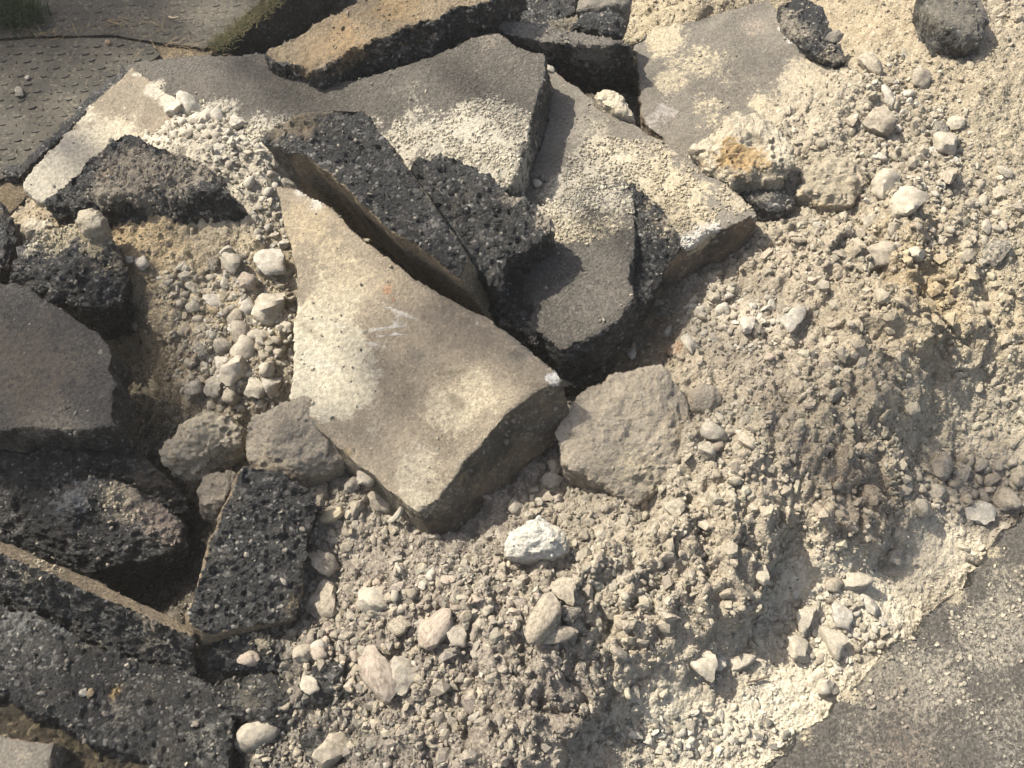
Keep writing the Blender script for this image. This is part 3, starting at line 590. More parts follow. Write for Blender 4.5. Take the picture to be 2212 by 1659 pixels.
chunk('boulder', 'broad brown boulder right of the big tan slab, lower corner sunlit', 'boulder', [(1196, 932), (1230, 876), (1245, 850), (1330, 800), (1432, 788), (1456, 825), (1490, 860), (1502, 920), (1472, 1000), (1426, 1066), (1370, 1092), (1310, 1052), (1210, 1002)], .165, .105, .018, .12, M_GREY, .0045, .007, seed=64, worn=.5, dust=[(1400, 1010, .07, SAND, .6), (1430, 1060, .05, (.42, .36, .25), .7), (1470, 930, .05, (.34, .27, .17), .5)])
chunk('boulder', 'rounded brown stone touching the right side of the broad brown boulder', 'stone', [(1482, 868), (1490, 840), (1520, 824), (1550, 836), (1562, 868), (1548, 894), (1515, 905), (1488, 893)], .16, .13, .012, .07, M_GREY, .0042, .004, seed=65, worn=.5)
chunk('boulder', 'white angular rock with a flat base just below the corner of the big slab', 'rock', [(1084, 1188), (1094, 1146), (1165, 1110), (1216, 1140), (1236, 1176), (1216, 1201), (1150, 1213), (1100, 1207)], .165, .13, .014, .07, M_LIME, .0038, .006, seed=66, worn=.6, dust=[(1170, 1160, .09, (.60, .57, .49), 1.)])
chunk('boulder', 'large cream boulder stained with ochre near the top right slab', 'boulder', [(1484, 322), (1530, 282), (1592, 240), (1652, 250), (1692, 290), (1717, 322), (1708, 366), (1680, 388), (1580, 404), (1526, 372)], .25, .215, .018, .11, M_LIME, .0042, .010, seed=67, worn=.3, inset=.8, dust=[(1600, 340, .06, OCHRE, .72), (1580, 310, .04, OCHRE, .6), (1640, 350, .04, (.4, .29, .15), .6)])
chunk('asphalt_chunk', 'rounded dark asphalt lump at the top right edge of the sandy slope', 'asphalt chunk', [(1985, -40), (2110, -40), (2140, 45), (2122, 92), (2078, 106), (2030, 80), (1996, 30)], .285, .25, .015, .1, M_ASPH, .0048, .006, seed=68, dust=[(2030, 40, .07, (.2, .18, .14), .8), (2080, 20, .10, (.15, .135, .11), .9), (2100, 70, .06, (.17, .15, .12), .7)])
chunk('asphalt_chunk', 'black asphalt wedge at the right end of the wide dusty slab', 'asphalt chunk', [(1684, 10), (1730, -20), (1780, 16), (1802, 60), (1836, 132), (1806, 140), (1745, 112), (1706, 70)], .23, .205, .006, .11, M_ASPH, .0048, .009, seed=69, dust=[(1730, 70, .04, (.24, .21, .165), .75), (1700, 40, .04, (.26, .23, .18), .75), (1790, 120, .05, (.26, .22, .16), .7)])
chunk('asphalt_chunk', 'dark asphalt lump at the top middle beside the dusty ledge', 'asphalt chunk', [(1226, 62), (1256, 26), (1320, 18), (1356, 40), (1346, 80), (1290, 78)], .23, .21, .01, .1, M_ASPH, .005, .008, seed=70)
chunk('asphalt_chunk', 'black shaded asphalt deep in the hollow at the top middle', 'asphalt chunk', [(1040, 30), (1070, -60), (1250, -60), (1246, 20), (1200, 60), (1080, 66)], -.04, -.06, .01, .12, M_ASPH, .006, .009, seed=81)  # added lump: blackens a hollow that is dark only from shade
chunk('boulder', 'pale grey concrete lump at the top edge above the dark asphalt lump', 'stone', [(1244, 22), (1254, -30), (1330, -50), (1372, -10), (1352, 18), (1290, 26)], .22, .215, .01, .1, M_CONCD, .005, .005, seed=71, worn=.6)
chunk('boulder', 'creamy crumbling lump wedged beside the upper edge of the long slab', 'stone', [(1276, 208), (1308, 186), (1340, 198), (1356, 236), (1376, 262), (1345, 256), (1312, 232)], .225, .20, .01, .08, M_LIME, .0042, .007, seed=72, worn=.5)
chunk('asphalt_chunk', 'black broken asphalt in the notch between the short and the long slab', 'asphalt chunk', [(1362, 392), (1400, 420), (1450, 466), (1476, 532), (1442, 566), (1404, 650), (1362, 690), (1350, 600), (1352, 480)], .238, .165, .0, .09, M_ASPH, .0042, .009, seed=73, dust=[(1430, 480, .04, (.33, .28, .2), .55), (1400, 440, .03, (.33, .28, .2), .5)])
chunk('asphalt_chunk', 'black ragged underside piece below the short slab end', 'asphalt chunk', [(1200, 790), (1220, 762), (1290, 726), (1334, 694), (1362, 664), (1358, 730), (1320, 790), (1250, 838), (1212, 838)], .115, .085, .004, .1, M_ASPH, .0045, .008, seed=74)
chunk('asphalt_chunk', 'dusty asphalt lump with a sandy ridge below the leaning black slab', 'asphalt chunk', [(432, 1412), (480, 1366), (560, 1360), (622, 1392), (640, 1440), (560, 1452), (470, 1456)], .045, .0, .012, .08, M_ASPH, .0042, .008, seed=75, dust=[(500, 1372, .03, SAND, .7), (570, 1385, .05, (.36, .31, .22), .7), (470, 1400, .03, (.2, .19, .17), .6)])
chunk('asphalt_chunk', 'dark grey-brown lump right of the bottom left black slab', 'asphalt chunk', [(446, 1486), (500, 1458), (580, 1452), (640, 1478), (650, 1530), (600, 1572), (520, 1560), (470, 1530)], .01, -.025, .012, .08, M_ASPH, .0042, .008, seed=76, dust=[(540, 1500, .06, (.13, .115, .085), .65)])
chunk('asphalt_chunk', 'black lump among stones at the foot of the soil mound', 'asphalt chunk', [(640, 1480), (680, 1440), (740, 1432), (790, 1470), (800, 1508), (740, 1530), (680, 1520)], .05, .02, .012, .07, M_ASPH, .0042, .008, seed=77, dust=[(720, 1460, .03, (.2, .19, .17), .5)])
chunk('asphalt_chunk', 'blackish crumbly lump near the bottom edge right of the pale stone', 'asphalt chunk', [(640, 1590), (690, 1560), (760, 1550), (800, 1600), (780, 1680), (690, 1690)], -.005, -.03, .012, .07, M_ASPH, .0045, .008, seed=78, dust=[(720, 1600, .05, (.18, .15, .12), .55)])
chunk('asphalt_chunk', 'flat dark grey piece half buried below the cream boulder', 'asphalt chunk', [(1590, 415), (1640, 400), (1700, 412), (1716, 440), (1690, 468), (1640, 450)], .195, .185, .006, .05, M_ASPH, .0045, .005, seed=79, dust=[(1650, 420, .04, (.25, .22, .17), .6)])
chunk('boulder', 'sandy clod with a steep face right of the cream boulder', 'clod', [(1716, 420), (1730, 350), (1790, 320), (1850, 350), (1866, 400), (1840, 440), (1780, 450)], .215, .18, .012, .08, M_LIME, .0045, .010, seed=80, dust=[(1790, 380, .09, (.4, .345, .25), .85)])

print('built lumps', len(THINGS))
# ------------------------------------------------------------------ pebbles: shared shapes
def pebble_mesh(seed, sub, angular, flat):
    bm = bmesh.new(); bmesh.ops.create_icosphere(bm, subdivisions=sub, radius=1.)
    v = np.array([q.co[:] for q in bm.verts]); r = np.random.default_rng(seed)
    if True:
        ns = r.normal(size=(14, 3)); ns /= np.linalg.norm(ns, axis=1)[:, None]; ds = r.uniform(.45, .85, 14) if angular else r.uniform(.68, .98, 14)
        k = np.clip(ds[None] / np.maximum(v @ ns.T, 1e-3), .0, 1.).min(1); v = v * k[:, None]
    v = v * (1 + .20 * fbm(v + seed, .9, 2, seed)[:, None] + (.15 if angular else .10) * fbm(v + seed, 2.4, 4, seed + 5, .62)[:, None])
    v = v - (v.max(0) + v.min(0)) / 2; v = v / ((v.max(0) - v.min(0)).mean() / 2)
    v = v * (r.uniform(.95, 1.15), r.uniform(.85, 1.0), flat)
    for q, c in zip(bm.verts, v): q.co = c
    for f in bm.faces: f.smooth = True
    me = bpy.data.meshes.new('pebble'); bm.to_mesh(me); bm.free(); return me
PEB_R = [pebble_mesh(400 + i, 3, False, random.uniform(.6, .85)) for i in range(7)]
PEB_A = [pebble_mesh(430 + i, 3, True, random.uniform(.65, .9)) for i in range(9)]
for m in PEB_R + PEB_A: m.materials.append(M_PEB); sharp(m, 42)
SMALL = [pebble_mesh(460 + i, 2, i % 3 != 0, random.uniform(.6, .95)) for i in range(12)]

bpy.context.view_layer.update()
DG = bpy.context.evaluated_depsgraph_get()
def cast(px, py):
    d = ray(px, py); hit, loc, nor, idx, ob, mx = SC.ray_cast(DG, Vector(ORG), Vector(d).normalized())
    return (np.array(loc), np.array(nor), ob) if hit else None
def px_size(w):
    return np.linalg.norm(w - ORG) * 2 * HALF / 2212 * .93          # metres for one pixel there

# stones in the broken faces: parts of their lump
nstone = 0
for o, body, base in THINGS:
    if o is body: continue
    me = body.data; v = get_v(me); nn = get_n(me); wv = v + base
    wa = np.empty(len(v), np.float32); me.attributes['worn'].data.foreach_get('value', wa)
    view = ORG - wv; view /= np.linalg.norm(view, axis=1)[:, None]
    q = to_px(wv)
    ok = ((nn * view).sum(1) > .25) & (wa < .3) & (q[:, 0] > -5) & (q[:, 0] < 2217) & (q[:, 1] > -5) & (q[:, 1] < 1664)
    idx = np.flatnonzero(ok)
    if len(idx) < 200: continue
    ww = np.clip(fbm(v[idx], 16., 3, 99) + .25, .02, 1) ** 2
    for i in rng.choice(idx, min(28, 6 + len(idx) // 380), replace=False, p=ww / ww.sum()):
        c = bpy.data.objects.new('embedded_stone', random.choice(SMALL)); COL.objects.link(c); c.parent = o
        s = random.choice((.002, .0025, .003, .003, .004, .0055)) ; c.scale = (s * 1.2, s, s)
        c.location = v[i] - nn[i] * s * .1; c.rotation_euler = tuple(rng.random(3) * 6.28)
        g = random.choice((.05, .06, .08, .10, .15, .24)); c.color = (g, g * .95, g * .86, 1); nstone += 1
for m in SMALL: m.materials.append(M_PEB)

# ------------------------------------------------------------------ stones and pebbles one can point at
TONES = {'cream': (.46, .41, .32), 'white': (.54, .50, .42), 'tan': (.37, .315, .235), 'brown': (.31, .26, .19), 'grey': (.33, .295, .235), 'pinkish': (.36, .285, .225), 'ochre': (.40, .27, .12), 'dark grey': (.10, .10, .095), 'black': (.035, .035, .034), 'rusty': (.30, .14, .055)}
placed = []
def put(px, py, r, tone, round_, label, cat='stone', name='stone', asp=1., group=None, sink=.22, bank=None, ang=None):
    h = cast(px, py)
    if h is None: return None
    loc, nor, ob = h; s = r * px_size(loc)
    me = random.choice(bank or (PEB_R if round_ else PEB_A))
    o = bpy.data.objects.new(name, me); COL.objects.link(o)
    o.location = loc + np.array([0, 0, s * (sink - .2)]) + nor * s * .12
    o.rotation_euler = (random.uniform(-.4, .4), random.uniform(-.4, .4), random.uniform(0, 6.28) if ang is None else ang)
    o.scale = (s * asp, s, s * random.uniform(.9, 1.15))
    c = TONES[tone]; j = random.uniform(.85, 1.0) if tone in ('white', 'cream') else random.uniform(.66, .92); o.color = (c[0] * j, c[1] * j, c[2] * j, 1)
    tag(o, label, cat, group); placed.append((px, py, r))
    return o
ST = [
 (590, 572, 40, 'white', 0, 'big white crumbly stone above the pebble pocket beside the tan slab'),
 (585, 665, 42, 'cream', 0, 'big cream double lump directly below the white crumbly stone'),
 (533, 612, 24, 'pinkish', 1, 'smooth pinkish-brown round stone left of the white crumbly stone'),
 (465, 575, 20, 'black', 0, 'small black lump beside a cream stone under the big black lump'),
 (502, 572, 26, 'cream', 0, 'cream stone touching the small black lump'),
 (490, 548, 18, 'white', 0, 'whitish stone just above the small black lump'),
 (462, 652, 24, 'white', 0, 'pale cracked stone in the middle of the pebble pocket'),
 (422, 665, 18, 'grey', 1, 'smooth flat grey pebble left of the pale cracked stone'),
 (310, 570, 16, 'white', 1, 'white pebble alone on the ochre crust'),
 (282, 562, 9, 'white', 1, 'tiny bright pebble left of the white pebble on ochre crust'),
 (505, 805, 30, 'cream', 0, 'pale chipped stone low in the pebble pocket'),
 (525, 765, 34, 'cream', 1, 'broad cream oval stone above the pale chipped stone'),
 (560, 730, 20, 'cream', 1, 'round cream pebble upper right of the broad oval stone'),
 (520, 722, 26, 'tan', 1, 'long tan pebble above the broad oval stone'),
 (465, 670, 15, 'ochre', 1, 'yellow-brown pebble under the pale cracked stone'),
 (510, 690, 18, 'tan', 1, 'tan pebble right of the pale cracked stone'),
 (435, 760, 18, 'dark grey', 0, 'dark grey chip at the left of the pebble pocket'),
 (480, 748, 22, 'grey', 1, 'grey oval pebble left of the broad cream oval stone'),
 (550, 842, 24, 'cream', 0, 'upright pale stone at the foot of the pebble pocket'),
 (585, 832, 26, 'white', 0, 'white stone at the foot of the pocket against the tan slab'),
 (575, 800, 20, 'cream', 1, 'round cream stone right of the pale chipped stone'),
 (465, 838, 26, 'grey', 1, 'grey rounded stone at the shaded foot of the pocket'),
 (500, 855, 22, 'tan', 1, 'tan rounded stone above the pale sandy boulder'),
 (420, 845, 20, 'grey', 0, 'grey blocky stone left of the grey rounded stone'),
 (485, 790, 20, 'white', 0, 'narrow white stone left of the pale chipped stone'),
 (1365, 768, 18, 'white', 0, 'lone white stone in brown soil below the short slab'),
 (1460, 760, 22, 'rusty', 0, 'rusty orange stone at the edge of the sunlit gravel'),
 (1442, 715, 11, 'white', 0, 'small upright white chip above the rusty stone'),
 (1490, 745, 22, 'white', 0, 'knobbly white stone right of the rusty stone'),
 (1560, 672, 16, 'white', 1, 'white pebble at the shade edge below the wedge end'),
 (1715, 690, 30, 'white', 0, 'bright angular stone on the sunlit slope'),
 (1690, 670, 14, 'tan', 1, 'tan upright pebble left of the bright angular stone'),
 (1615, 700, 22, 'white', 0, 'whitish lump in the sunlit gravel'),
 (1640, 720, 15, 'black', 0, 'black chip beside the whitish lump in sunlit gravel'),
 (1615, 955, 28, 'tan', 0, 'tan faceted stone right of the broad brown boulder'),
 (1538, 933, 24, 'cream', 1, 'round cream stone beside the broad brown boulder'),
 (1525, 975, 26, 'grey', 0, 'grey blocky stone below the round cream stone'),
 (1550, 965, 15, 'pinkish', 1, 'small pinkish pebble right of the grey blocky stone'),
 (1190, 1040, 22, 'cream', 0, 'cream block in the shade of the big slab'),
 (1200, 1010, 20, 'tan', 0, 'tan block above the cream block in shade'),
 (1115, 1100, 20, 'grey', 1, 'grey rounded stone at the foot of the slab corner'),
 (1300, 1155, 14, 'cream', 1, 'cream pebble right of the white angular rock'),
 (1260, 1160, 14, 'tan', 0, 'tan chip touching the right of the white angular rock'),
 (2065, 270, 17, 'cream', 1, 'smooth cream egg-shaped pebble on the right slope'),
 (2040, 318, 30, 'cream', 0, 'knobbly cream stone with a shadow on the right slope'),
 (2025, 285, 20, 'dark grey', 0, 'dark stone above the knobbly cream stone'),
 (1960, 445, 36, 'cream', 0, 'wide cream stone in the middle of the right slope'),
 (1910, 405, 32, 'cream', 0, 'upright cream stone left of the wide cream stone'),
 (1800, 85, 17, 'grey', 0, 'greyish stone at the upper end of the sandy slope'),
 (2045, 385, 24, 'brown', 0, 'brown squarish stone below the knobbly cream stone'),
 (1985, 180, 24, 'tan', 0, 'tan flat stone below the rounded asphalt lump'),
 (1880, 145, 26, 'tan', 0, 'tan shard on the slope right of the asphalt wedge'),
 (1918, 215, 20, 'white', 0, 'white stone on the upper slope below the tan shard'),
 (1960, 205, 12, 'white', 1, 'white pebble right of the white stone on the upper slope'),
 (1890, 265, 32, 'brown', 0, 'brown flat block on the slope right of the cream boulder'),
 (2150, 550, 30, 'black', 0, 'black asphalt chip on the sunny right slope'),
 (1895, 560, 34, 'tan', 0, 'tan weathered block on the crest of the slope'),
 (2100, 1210, 14, 'black', 1, 'black pebble on the pale sand near the road edge'),
 (1845, 1255, 28, 'cream', 0, 'cream lump on the sand, largest of the upper cluster'),
 (1800, 1262, 18, 'tan', 1, 'rounded tan pebble left of the cream lump on the sand'),
 (1815, 1330, 28, 'white', 0, 'white block in the middle of the sandy channel'),
 (1875, 1310, 20, 'white', 0, 'white shard right of the white block in the channel'),
 (1730, 1340, 26, 'cream', 0, 'cream stone left of the white block in the channel'),
 (1720, 1400, 30, 'cream', 0, 'large cream stone low in the sandy channel'),
 (1800, 1390, 30, 'cream', 0, 'cream rounded lump right of the large cream stone'),
 (1865, 1300, 12, 'grey', 0, 'grey chip near the white shard in the channel'),
 (1515, 1435, 34, 'cream', 0, 'cream stone at the foot of the soil bank'),
 (1545, 1430, 22, 'white', 0, 'white lump touching the cream stone at the bank foot'),
 (1600, 1432, 26, 'cream', 0, 'flat cream lump right of the pair at the bank foot'),
 (1645, 1240, 20, 'cream', 0, 'cream knob halfway up the soil bank'),
 (1785, 1490, 24, 'white', 0, 'bright half buried stone beside the road edge'),
 (1930, 1195, 22, 'grey', 0, 'bluish grey chip on the pale sand'),
 (2110, 1110, 30, 'white', 0, 'white stone at the top of the pale sand by the road'),
 (1990, 1100, 22, 'grey', 1, 'rounded grey stone in the shaded hollow on the right'),
 (2030, 1010, 26, 'grey', 1, 'biggest rounded stone in the shaded hollow on the right'),
 (2170, 1080, 28, 'tan', 1, 'tan rounded stone at the right end of the shaded hollow'),
 (1175, 1345, 36, 'brown', 1, 'flat brown oval stone lying on the soil mound', 1.5),
 (1200, 1370, 30, 'brown', 0, 'brown flat piece under the flat oval stone', 1.4),
 (1225, 1330, 30, 'black', 0, 'black crumb right of the flat brown oval stone'),
 (1215, 1278, 34, 'tan', 0, 'square sandy clod on top of the soil mound'),
 (945, 1360, 38, 'pinkish', 1, 'large reddish oval stone in the soil mound', 1.4),
 (865, 1350, 26, 'brown', 1, 'brown round stone left of the large reddish stone'),
 (880, 1460, 40, 'grey', 0, 'grey-green blocky stone low on the soil mound'),
 (820, 1455, 40, 'pinkish', 0, 'pinkish long stone left of the grey-green block', 1.5),
 (990, 1370, 26, 'grey', 0, 'grey oval stone right of the large reddish stone'),
 (810, 1300, 34, 'cream', 0, 'cream sandy stone on the left flank of the mound'),
 (935, 1240, 18, 'white', 1, 'white round pebble on the mound below the slab corner'),
 (915, 1262, 14, 'white', 0, 'white chip left of the white round pebble'),
 (963, 1300, 17, 'dark grey', 0, 'shiny dark grey chip on the mound'),
 (565, 1590, 42, 'grey', 1, 'pale grey rounded stone half in shade at the bottom edge'),
 (722, 1622, 34, 'tan', 0, 'tan stone at the bottom edge right of the pale grey stone'),
 (538, 1424, 20, 'pinkish', 1, 'pinkish pebble on the dusty lump below the leaning slab'),
 (655, 1412, 24, 'tan', 1, 'tan round pebble at the right of the dusty lump'),
 (690, 1410, 22, 'pinkish', 1, 'pinkish pebble right of the tan round pebble'),
 (690, 1395, 16, 'white', 1, 'small white pebble above the pinkish pebble'),
 (670, 1480, 22, 'cream', 0, 'cream stone among the black lumps'),
 (700, 1300, 40, 'brown', 0, 'brown shaded stone right of the leaning black slab'),
 (700, 1220, 32, 'brown', 0, 'brown shaded stone in the gap above the other brown one'),
 (690, 1070, 30, 'tan', 0, 'tan stone below the right tip of the grey-brown boulder'),
 (720, 1155, 16, 'brown', 1, 'brown pebble under the wood splinter'),
 (760, 1050, 20, 'grey', 1, 'smooth grey pebble under the left edge of the big slab'),
 (790, 1030, 24, 'grey', 1, 'larger smooth grey pebble under the left edge of the big slab'),
 (825, 1085, 28, 'brown', 1, 'brown stone under the left edge near the slab corner'),
 (770, 1100, 18, 'brown', 0, 'small brown stone left of the brown stone near the corner'),
 (1160, 400, 12, 'white', 1, 'white pebble in the corner beneath the grey slab edge'),
 (1172, 388, 10, 'black', 1, 'black pebble above the white pebble beneath the grey slab edge'),
 (1188, 152, 9, 'white', 0, 'white chip at the upper tip of the long slab'),
 (42, 202, 12, 'grey', 0, 'pale grey chip on the tread plate'),
 (235, 95, 7, 'rusty', 1, 'tiny orange chip at the seam of the tread plates'),
 (60, 170, 6, 'white', 0, 'tiny white chip on the tread plate'),
 (380, 240, 20, 'white', 0, 'pale block at the head of the gritty drift'),
 (410, 232, 24, 'white', 1, 'white round lump right of the pale block'),
 (470, 255, 20, 'white', 1, 'white stone on the drift against the grey slab'),
 (450, 250, 14, 'white', 0, 'small white stone left of the one on the drift'),
 (515, 270, 18, 'white', 0, 'white lump at the right of the gritty drift'),
 (620, 400, 14, 'grey', 0, 'grey chip at the top tip of the big tan slab'),
 (182, 1497, 9, 'white', 0, 'bright white chip on the bottom left black slab'),
 (196, 1499, 9, 'ochre', 0, 'small yellowish chip beside the bright white chip'),
 (1950, 1488, 9, 'tan', 0, 'small tan chip lying on the road'),
]
for s in ST:
    cat = 'pebble' if s[2] < 18 else 'stone'
    put(s[0], s[1], s[2], s[3], s[4], s[5], cat, cat, s[6] if len(s) > 6 else random.uniform(1., 1.2), sink=.42)

LM = [('the white angular rock', 1160, 1165), ('the broad brown boulder', 1350, 930), ('the cream ochre-stained boulder', 1600, 325), ('the grey-brown boulder', 640, 950), ('the pale sandy boulder', 440, 950),
      ('the white block in the channel', 1815, 1330), ('the cream stone at the bank foot', 1515, 1435), ('the rusty stone', 1460, 760), ('the bright angular stone', 1715, 690), ('the egg-shaped pebble', 2065, 270),
      ('the black chip on the slope', 2150, 550), ('the big cream double lump', 585, 665), ('the pale cracked stone', 462, 652), ('the pale chipped stone', 505, 805), ('the flat brown oval stone', 1175, 1345), ('the reddish oval stone', 945, 1360),
      ('the grey-green block', 880, 1460), ('the pale grey bottom stone', 565, 1590), ('the wide cream stone', 1960, 445), ('the weathered tan block', 1895, 560), ('the tan faceted stone', 1615, 955), ('the white stone by the road', 2110, 1110),
      ('the biggest stone in the hollow', 2030, 1010), ('the pale block on the drift', 380, 240), ('the white lump on the drift', 515, 270), ('the leaning black slab', 560, 1200), ('the wood splinter', 720, 1118), ('the white stone on upper slope', 1918, 215),
      ('the large cream channel stone', 1720, 1400), ('the road edge', 1900, 1440), ('the white pebble on ochre crust', 310, 570), ('the soil bank crest', 1550, 1200), ('the slab wedge end', 1560, 560), ('the cream sandy stone', 810, 1300), ('the tip of the tan slab', 600, 440)]
AUTO = [(535, 720, 85, 150, 34, 10, 22, ('cream', 'cream', 'tan', 'white')),  # px, py, rx, ry, how many, smallest, largest, tones
 (480, 760, 90, 120, 40, 9, 20, ('tan', 'grey', 'cream', 'brown', 'tan')), (590, 480, 35, 80, 16, 9, 18, ('cream', 'white', 'tan')), (430, 265, 110, 35, 16, 9, 16, ('white', 'cream')), (530, 350, 70, 50, 12, 8, 15, ('cream', 'white', 'grey')),
 (410, 620, 60, 40, 12, 8, 14, ('cream', 'tan')), (1570, 970, 70, 70, 22, 9, 20, ('tan', 'grey', 'brown', 'cream')), (1600, 690, 110, 60, 20, 9, 18, ('white', 'cream', 'tan')), (1250, 1080, 120, 45, 14, 10, 20, ('tan', 'grey', 'brown')),
 (1000, 1300, 190, 80, 24, 9, 18, ('tan', 'cream', 'brown', 'pinkish')), (760, 1130, 80, 60, 10, 10, 20, ('brown', 'grey', 'tan')), (720, 1380, 70, 120, 16, 10, 22, ('brown', 'tan', 'pinkish', 'grey')), (1780, 1360, 110, 70, 22, 8, 18, ('cream', 'white', 'tan')),
 (2080, 1040, 130, 55, 24, 11, 24, ('grey', 'tan', 'brown')), (1960, 300, 110, 150, 20, 8, 18, ('tan', 'cream', 'brown', 'white')), (2120, 450, 80, 120, 16, 9, 18, ('tan', 'cream', 'brown')), (1900, 520, 150, 50, 14, 9, 20, ('tan', 'cream', 'brown')), (1350, 1270, 90, 60, 10, 9, 16, ('cream', 'tan', 'grey')), (1500, 1590, 160, 40, 12, 8, 16, ('cream', 'white', 'dark grey')), (650, 1570, 120, 70, 12, 10, 20, ('brown', 'tan', 'dark grey')), (900, 1500, 120, 90, 10, 10, 22, ('brown', 'tan'))]
auto = []
for (cx, cy, rx, ry, n, a, b, tones) in AUTO:
    k = 0; tries = 0
    while k < n and tries < n * 30:
        tries += 1; t = random.random() * 6.28; q = math.sqrt(random.random())
        x, y = cx + rx * q * math.cos(t), cy + ry * q * math.sin(t); r = a + (b - a) * random.random() ** 2.2
        if not (4 < x < 2208 and 4 < y < 1655) or any((x - u) ** 2 + (y - v) ** 2 < ((r + w) * .9) ** 2 for u, v, w in placed): continue
        h = cast(x, y)
        if h is None or h[2].name != 'terrain': continue
        auto.append((x, y, r, random.choice(tones), random.random() < .2)); placed.append((x, y, r)); k += 1
auto = auto[:300]
def side_of(dx, dy):
    return ('right of' if dx > 0 else 'left of') if abs(dx) > abs(dy) else ('below' if dy > 0 else 'above')
bucket = {}
for i, (x, y, r, tone, rd) in enumerate(auto):
    nm, lx, ly = min(LM, key=lambda l: (l[1] - x) ** 2 + (l[2] - y) ** 2)
    sz = 'tiny' if r < 11 else ('small' if r < 15 else 'fist-sized' if r > 90 else 'larger')
    key = (sz, tone, 'rounded' if rd else 'angular', side_of(x - lx, y - ly), nm)
    bucket.setdefault(key, []).append(((lx - x) ** 2 + (ly - y) ** 2, i))
LAB = {}
ORD = ['', 'second closest', 'third closest', 'fourth closest', 'fifth closest', 'sixth closest', 'seventh closest']
for key, l in bucket.items():
    for j, (_, i) in enumerate(sorted(l)):
        sz, tone, sh, sd, nm = key
        LAB[i] = f'{sz} {sh} {tone} pebble {sd} {nm}' if len(l) == 1 else f'{sz} {sh} {tone} pebble {sd} {nm}, {"nearest one" if j == 0 else ORD[min(j, 6)]}'
for i, (x, y, r, tone, rd) in enumerate(auto):
    put(x, y, r, tone, rd, LAB[i], 'pebble', 'pebble', random.uniform(1., 1.25), 'pebbles in the gravel and soil', .15, SMALL if r < 12 else None)

# splinter of wood, curved shard
def sliver(name, label, cat, a, b, wid, th, mat, bow=0.):
    pa, pb = cast(*a)[0] + (0, 0, .008), cast(*b)[0] + (0, 0, .012)
    bm = bmesh.new(); n = 9; ax = pb - pa; L = np.linalg.norm(ax); ax /= L; sd = np.cross(ax, (0, 0, 1)); sd /= np.linalg.norm(sd); up = np.cross(sd, ax); rings = []
    for i in range(n):
        t = i / (n - 1); c = ax * L * t + sd * bow * math.sin(t * math.pi); w = wid * (.55 + .45 * math.sin(t * math.pi) ** .5) * random.uniform(.85, 1.1)
        rings.append([bm.verts.new(c + sd * w * x + up * th * y) for x, y in ((-1, -.6), (1, -1), (1, .5), (.2, 1), (-1, .7))])
    for r0, r1 in zip(rings, rings[1:]):
        for j in range(5): bm.faces.new((r0[j], r0[(j + 1) % 5], r1[(j + 1) % 5], r1[j]))
    bm.faces.new(rings[0][::-1]); bm.faces.new(rings[-1]); bmesh.ops.recalc_face_normals(bm, faces=bm.faces)
    me = bpy.data.meshes.new(name); bm.to_mesh(me); bm.free()
    return tag(link(name, me, mat, pa), label, cat)
sliver('wood_splinter', 'yellow split splinter of wood left of the slab corner', 'wood splinter', (698, 1128), (742, 1108), .009, .006, M_WOOD)
sliver('curved_shard', 'thin pale curved shard beside the stones under the slab corner', 'shard', (842, 1130), (870, 1102), .0045, .003, M_SHARD, .004)
sliver('twig', 'short dry twig lying on the sandy channel', 'twig', (1610, 1478), (1660, 1466), .0015, .0015, M_BARK)
sliver('dry_stem', 'pale bent stem on the brown plate at the far left', 'stem', (366, 42), (390, 46), .0025, .002, M_WOOD, .004)
sliver('dry_stem', 'thin dry stem near the dark seam of the plates', 'stem', (232, 50), (262, 62), .0015, .0015, M_DRY)

# ------------------------------------------------------------------ crumbs of soil and grit (stuff)
lib = bpy.data.collections.new('crumb_shapes')
for i in range(10):
    me = pebble_mesh(500 + i, 2 if i < 5 else 1, True, random.uniform(.6, 1.)); me.materials.append(M_CRUMB)
    me.polygons.foreach_set('use_smooth', np.zeros(len(me.polygons), bool)); lib.objects.link(bpy.data.objects.new('crumb_shape', me))
ng = bpy.data.node_groups.new('scatter_crumbs', 'GeometryNodeTree')
ng.interface.new_socket('Geometry', in_out='INPUT', socket_type='NodeSocketGeometry'); ng.interface.new_socket('Geometry', in_out='OUTPUT', socket_type='NodeSocketGeometry')
gi = ng.nodes.new('NodeGroupInput'); go = ng.nodes.new('NodeGroupOutput'); ip = ng.nodes.new('GeometryNodeInstanceOnPoints'); ci = ng.nodes.new('GeometryNodeCollectionInfo')
ci.inputs['Collection'].default_value = lib; ci.inputs['Separate Children'].default_value = True; ci.inputs['Reset Children'].default_value = True
def na(name, kind):
    x = ng.nodes.new('GeometryNodeInputNamedAttribute'); x.data_type = kind; x.inputs[0].default_value = name; return x.outputs[0]
ip.inputs['Pick Instance'].default_value = True
for a, b in ((gi.outputs[0], ip.inputs['Points']), (ci.outputs[0], ip.inputs['Instance']), (na('pick', 'INT'), ip.inputs['Instance Index']), (na('rot', 'FLOAT_VECTOR'), ip.inputs['Rotation']), (na('scl', 'FLOAT_VECTOR'), ip.inputs['Scale']), (ip.outputs[0], go.inputs[0])):
    ng.links.new(a, b)
